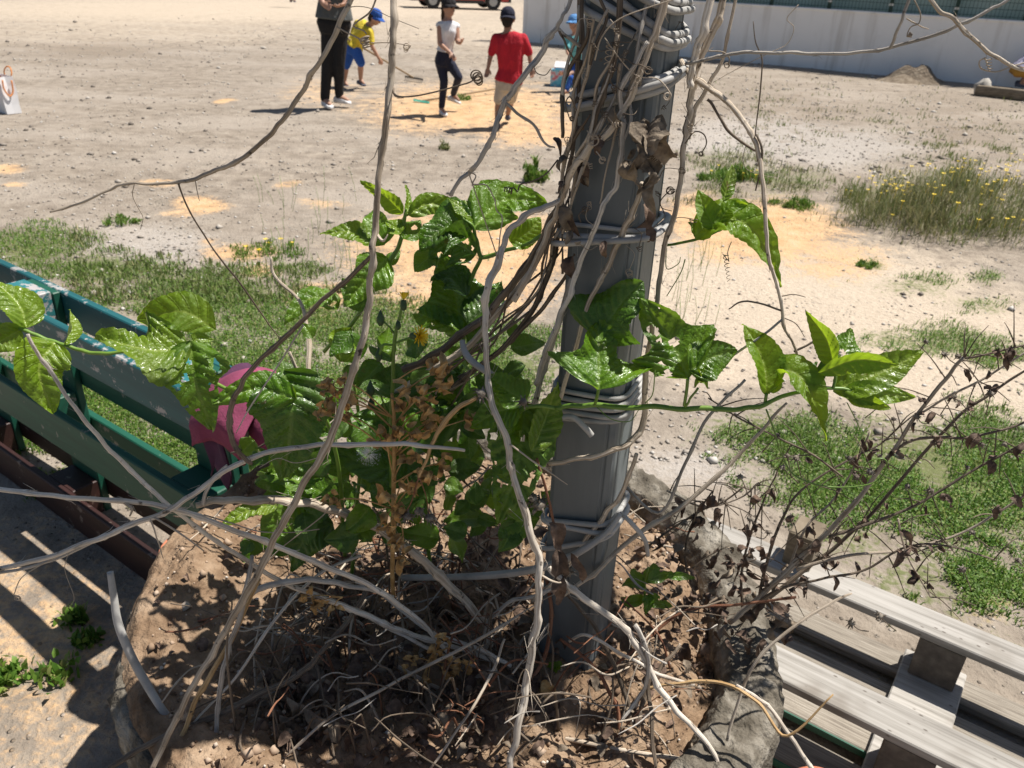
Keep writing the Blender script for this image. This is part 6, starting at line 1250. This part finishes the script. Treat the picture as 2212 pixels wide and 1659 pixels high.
p=G(1207,188); t=empty('printed_box',p,'turquoise printed cardboard box on the sand left of the pole','box'); ex=Vector((.96,-.2,0)).normalized(); ey=Vector((.2,.96,0)).normalized()
for (cx,cy,a,b2) in((0,-.10,.17,.004),(0,.10,.17,.004),(-.166,0,.004,.096),(.166,0,.004,.096)): b=MB(); box(b,p+ex*(cx+.05)+ey*(cy+.10)+wz*.11,ex,ey,wz,a,b2,.11); b.build('panel',M['box'],t,False)
b=MB(); box(b,p+ex*.05+ey*.10+wz*.009,ex,ey,wz,.16,.095,.004); b.build('bottom',M['box'],t,False)
b=MB(); box(b,p+ex*.05+ey*.245+wz*.262,ex,(ey*.8+wz*.6).normalized(),(wz*.8-ey*.6).normalized(),.165,.055,.002); b.build('flap',M['paper'],t,False)
# ---------------------------------------------------------------- red car
N=NT('car_paint'); set_b(N,**{'Base_Color':(.42,.012,.012),'Roughness':.28}); N.b.inputs['Coat Weight'].default_value=.6; nn_=N.noise(N.tc(),3,3); N.l(N.ramp(nn_,[(.3,(.36,.012,.012)),(.7,(.45,.016,.014))]),N.b.inputs['Base Color']); M['car']=N.m
M['tyre']=nmat('tyre',(.012,.012,.012),(.03,.03,.03),30,.85,.3); M['rim']=nmat('wheel_rim',(.30,.31,.32),(.42,.43,.44),20,.35,.05,metal=.7); M['glass']=nmat('car_glass',(.02,.025,.03),(.04,.045,.05),4,.06,0); M['trim']=nmat('dark_trim',(.015,.015,.016),(.03,.03,.03),20,.6,0); M['lamp']=nmat('lamp_lens',(.5,.5,.5),(.6,.6,.58),10,.1,0); M['tail']=nmat('tail_lens',(.3,.01,.01),(.4,.02,.02),10,.15,0)
w1=G(936,19,-.21); w2=G(1066,22,-.21); cd=(w2-w1); cd.z=0; WB=cd.length; cd.normalize(); cn=Vector((cd.y,-cd.x,0))
if cn.y>0: cn=-cn
k_=WB/2.45; car=empty('parked_car',w1,'red hatchback car parked far off behind the children, left of the white wall','car'); CO=w1-cn*.02
def cp(x,y,z): return CO+cd*(x*k_)-cn*(y*k_)+wz*(z*k_)
low=[(-.80,.32),(-.84,.55),(-.74,.72),(-.15,.86),(.35,.94),(.4,.95),(2.75,.95),(3.05,.90),(3.12,.60),(3.08,.32)]
def arch(cx):
    return [(cx+.37*math.cos(math.pi*q/8),.30+.37*math.sin(math.pi*q/8)) for q in range(9)]
outl=low+arch(2.45)[::1]+arch(0.)
def slab(pts,ys,mt,nm,parent):
    b=MB(); n=len(pts); vs=[]
    for y,sc in ys:
        for x,z in pts: vs.append(cp(1.2+(x-1.2)*sc,y,z))
    fs=[(j*n+i,j*n+(i+1)%n,(j+1)*n+(i+1)%n,(j+1)*n+i) for j in range(len(ys)-1) for i in range(n)]+[tuple(range(n-1,-1,-1)),tuple((len(ys)-1)*n+i for i in range(n))]
    b.add(vs,fs); o=fixn(b.build(nm,mt,parent,False)); return o
body=slab(outl,[(-.03,.985),(.02,1.),(1.58,1.),(1.63,.985)],M['car'],'body',car)
roof=[(.45,.94),(1.05,1.42),(1.25,1.47),(2.35,1.48),(2.62,1.40),(2.98,.94)]
slab(roof,[(.10,.96),(.17,1.),(1.43,1.),(1.50,.96)],M['car'],'roof',car)
for y in(.085,1.515):
    for pts in([(.70,.99),(1.12,1.37),(1.52,1.39),(1.52,.99)],[(1.60,.99),(1.60,1.39),(2.22,1.38),(2.35,.99)],[(2.42,.99),(2.32,1.37),(2.55,1.33),(2.74,.99)]): slab(pts,[(y-.012,1),(y+.012,1)],M['glass'],'side_window',car)
b=MB(); vs=[cp(x,y,z) for x,y,z in((.50,.22,.985),(1.04,.24,1.40),(1.04,1.36,1.40),(.50,1.38,.985))]; off=(cd*-.012+wz*.012); b.add([v+off for v in vs],[(0,1,2,3)]); b.build('windscreen',M['glass'],car,False)
b=MB(); vs=[cp(x,y,z) for x,y,z in((2.95,.24,1.0),(2.66,.26,1.37),(2.66,1.34,1.37),(2.95,1.36,1.0))]; off=(cd*.014+wz*.012); b.add([v+off for v in vs],[(0,1,2,3)]); b.build('rear_window',M['glass'],car,False)
slab([(-.88,.28),(-.90,.5),(-.55,.5),(-.42,.28)],[(-.02,1.),(1.62,1.)],M['trim'],'bumper',car); slab([(3.18,.28),(3.18,.5),(2.9,.5),(2.86,.28)],[(-.02,1.),(1.62,1.)],M['trim'],'bumper',car); slab([(.42,.22),(.42,.33),(2.03,.33),(2.03,.22)],[(-.04,1.),(1.64,1.)],M['trim'],'sill',car)
for y in(.06,1.3): slab([(-.82,.60),(-.74,.71),(-.5,.76),(-.55,.62)],[(y-.02,1),(y+.25,1)],M['lamp'],'headlight',car); slab([(3.05,.70),(3.10,.70),(3.04,.90),(2.98,.90)],[(y-.02,1),(y+.22,1)],M['tail'],'tail_light',car)
for x in(0.,2.45):
    for y,sg in((.06,-1),(1.54,1)):
        c=cp(x,y,.30); b=MB(); ax=-cn*sg; r=.30*k_
        P=[];pr=[(.60,.07),(.80,.095),(.97,.09),(1.,.05),(1.,-.05),(.97,-.09),(.8,-.095),(.6,-.07)]; vs=[];fs=[];n=28
        for q,d in pr:
            for k in range(n): a=2*math.pi*k/n; vs.append(c+cd*(math.cos(a)*r*q)+wz*(math.sin(a)*r*q)+ax*(d*k_))
        for j in range(len(pr)):
            for k in range(n): j2=(j+1)%len(pr); fs.append((j*n+k,j*n+(k+1)%n,j2*n+(k+1)%n,j2*n+k))
        b.add(vs,fs); w=fixn(b.build('wheel',M['tyre'],car)); b=MB(); vs=[];fs=[]
        for k in range(10):
            a=2*math.pi*k/10; e=cd*math.cos(a)+wz*math.sin(a); s_=cd*-math.sin(a)+wz*math.cos(a); base=c+ax*.05*k_; b.add([base+e*r*.1+s_*r*.06,base+e*r*.1-s_*r*.06,base+e*r*.6-s_*r*.10,base+e*r*.6+s_*r*.10],[(0,1,2,3)])
        ellipsoid(b,c+ax*.035*k_,cd*r*.6,wz*r*.6,ax*.012,20,6); b.build('rim',M['rim'],w,False)
# ---------------------------------------------------------------- weeds beyond
M['straw']=nmat('straw_stem',(.16,.14,.06),(.30,.26,.13),60,.8,0)
def bush_thing(x,y,wx,wy,h,n,label,seed,flowers=0,mat='scrub',cat='bush',name='flowering_bush',bw=.006):
    p=G(x,y); np.random.seed(seed); t=empty(name,p,label,cat); s=[]; nc=max(5,int(26*wx/.5)); cl=[]
    for k in range(nc):
        a=np.random.uniform(0,6.283); r=math.sqrt(np.random.random()); cl.append((p.x+math.cos(a)*r*wx,p.y+math.sin(a)*r*wy,h*np.random.uniform(.35,1.)*(1.1-.5*r),wx*np.random.uniform(.12,.32)))
    for k in range(n):
        cx,cy,ch,cw=cl[np.random.randint(nc)]; qx=cx+np.random.normal()*cw*.55; qy=cy+np.random.normal()*cw*.55; zz=np.random.random()**1.4*ch*.8
        s.append((qx,qy,gz(qx,qy)+zz,ch*np.random.uniform(.10,.45)+.01,bw*np.random.uniform(.4,1.3)))
    o=blades('foliage',s,M[mat],kind='stuff'); o.parent=t; o.matrix_parent_inverse=t.matrix_world.inverted()
    if flowers>20:
        b=MB()
        for k in range(int(flowers*1.2)):
            cx,cy,ch,cw=cl[np.random.randint(nc)]; q=Vector((cx,cy,0)); e=q+Vector((np.random.normal()*cw*1.2,np.random.normal()*cw*1.2,ch*np.random.uniform(.6,1.25))); m_=q.lerp(e,.55)+Vector((0,0,ch*.12)); tube(b,[q,m_,e],[.0022,.0017,.001],4)
        b.build('stems',M['straw'],t,True,kind='stuff')
    if flowers:
        b=MB()
        for k in range(flowers):
            a=np.random.uniform(0,6.283); r=math.sqrt(np.random.random())*.95; q=Vector((p.x+math.cos(a)*r*wx,p.y+math.sin(a)*r*wy,0)); q.z=h*(1.05-.6*r*r)*np.random.uniform(.5,1.05); f=np.random.uniform(.008,.016)
            for j in range(5): e=2*math.pi*j/5; d1=Vector((math.cos(e),math.sin(e),.3))*f; d2=Vector((math.cos(e+.9),math.sin(e+.9),.3))*f; b.add([q,q+d1,q+(d1+d2)*.62,q+d2],[(0,1,2,3)])
            tube(b,[q-Vector((0,0,.06)),q],[.0012,.0012],4)
        b.build('flowers',M['yellow'],t,False,kind='stuff')
    return t
bush_thing(2060,490,.70,.42,.44,7500,'wide olive scrub bush dotted with yellow flowers at the right edge',5,55,bw=.0032)
bush_thing(1905,440,.32,.22,.24,2000,'small yellow-flowered scrub clump left of the wide bush',8,30,bw=.0035)
bush_thing(2140,420,.5,.35,.34,4200,'straggly grey-green scrub behind the wide flowering bush',12,36,bw=.0035)
bush_thing(1590,395,.30,.2,.16,2200,'low green weed clump just right of the pole above the sand',31,6,'grass','weed','weed_clump',.007)
bush_thing(1720,445,.16,.12,.10,900,'small dark weed clump on the sand edge right of the arching cane',32,0,'grass','weed','weed_clump',.007)
bush_thing(1152,388,.15,.12,.20,700,'bright green leafy weed on the dirt left of the pole',33,0,'grass','weed','weed_clump',.014)
bush_thing(250,482,.13,.10,.07,420,'small dark green tuft alone on the dirt at left',34,0,'grass','weed','weed_clump',.007)
bush_thing(1000,222,.16,.12,.09,260,'small green tuft on the sand by the walking girl',35,0,'grass','weed','weed_clump',.012)
bush_thing(962,322,.10,.08,.09,160,'tiny sparse tuft on the dirt below the walking girl',36,0,'scrub','weed','weed_clump',.010)
bush_thing(585,548,.22,.12,.08,700,'low green tuft beside the orange sand streaks',37,6,'grass','weed','weed_clump',.006)
bush_thing(1888,578,.09,.06,.05,420,'round green tuft alone on the pale sand at right',38,0,'grass','weed','weed_clump',.006)
bush_thing(85,1440,.11,.10,.06,420,'leafy green weed on the sunlit dirt at lower left',39,0,'grass','weed','weed_clump',.012)
bush_thing(190,1350,.10,.07,.05,300,'green weed at the foot of the planter in the striped shade',40,0,'grass','weed','weed_clump',.012)
for x in(1,):
    b=MB(); rs=random.Random(2)
    for k in range(60):
        px,py=(rs.uniform(560,780),rs.uniform(430,640)) if k<38 else (rs.uniform(1450,1560),rs.uniform(560,760)); p=G(px,py); h=rs.uniform(.10,.30); tp=p+Vector((rs.uniform(-.04,.04),rs.uniform(-.04,.04),h)); tube(b,[p,p.lerp(tp,.5)+Vector((.01,0,0)),tp],[.0016,.0013,.001],4)
    b.build('wild_stems',M['green_stem'],None,True,kind='stuff',label='thin wispy wildflower stems standing on the sand',category='wildflowers')
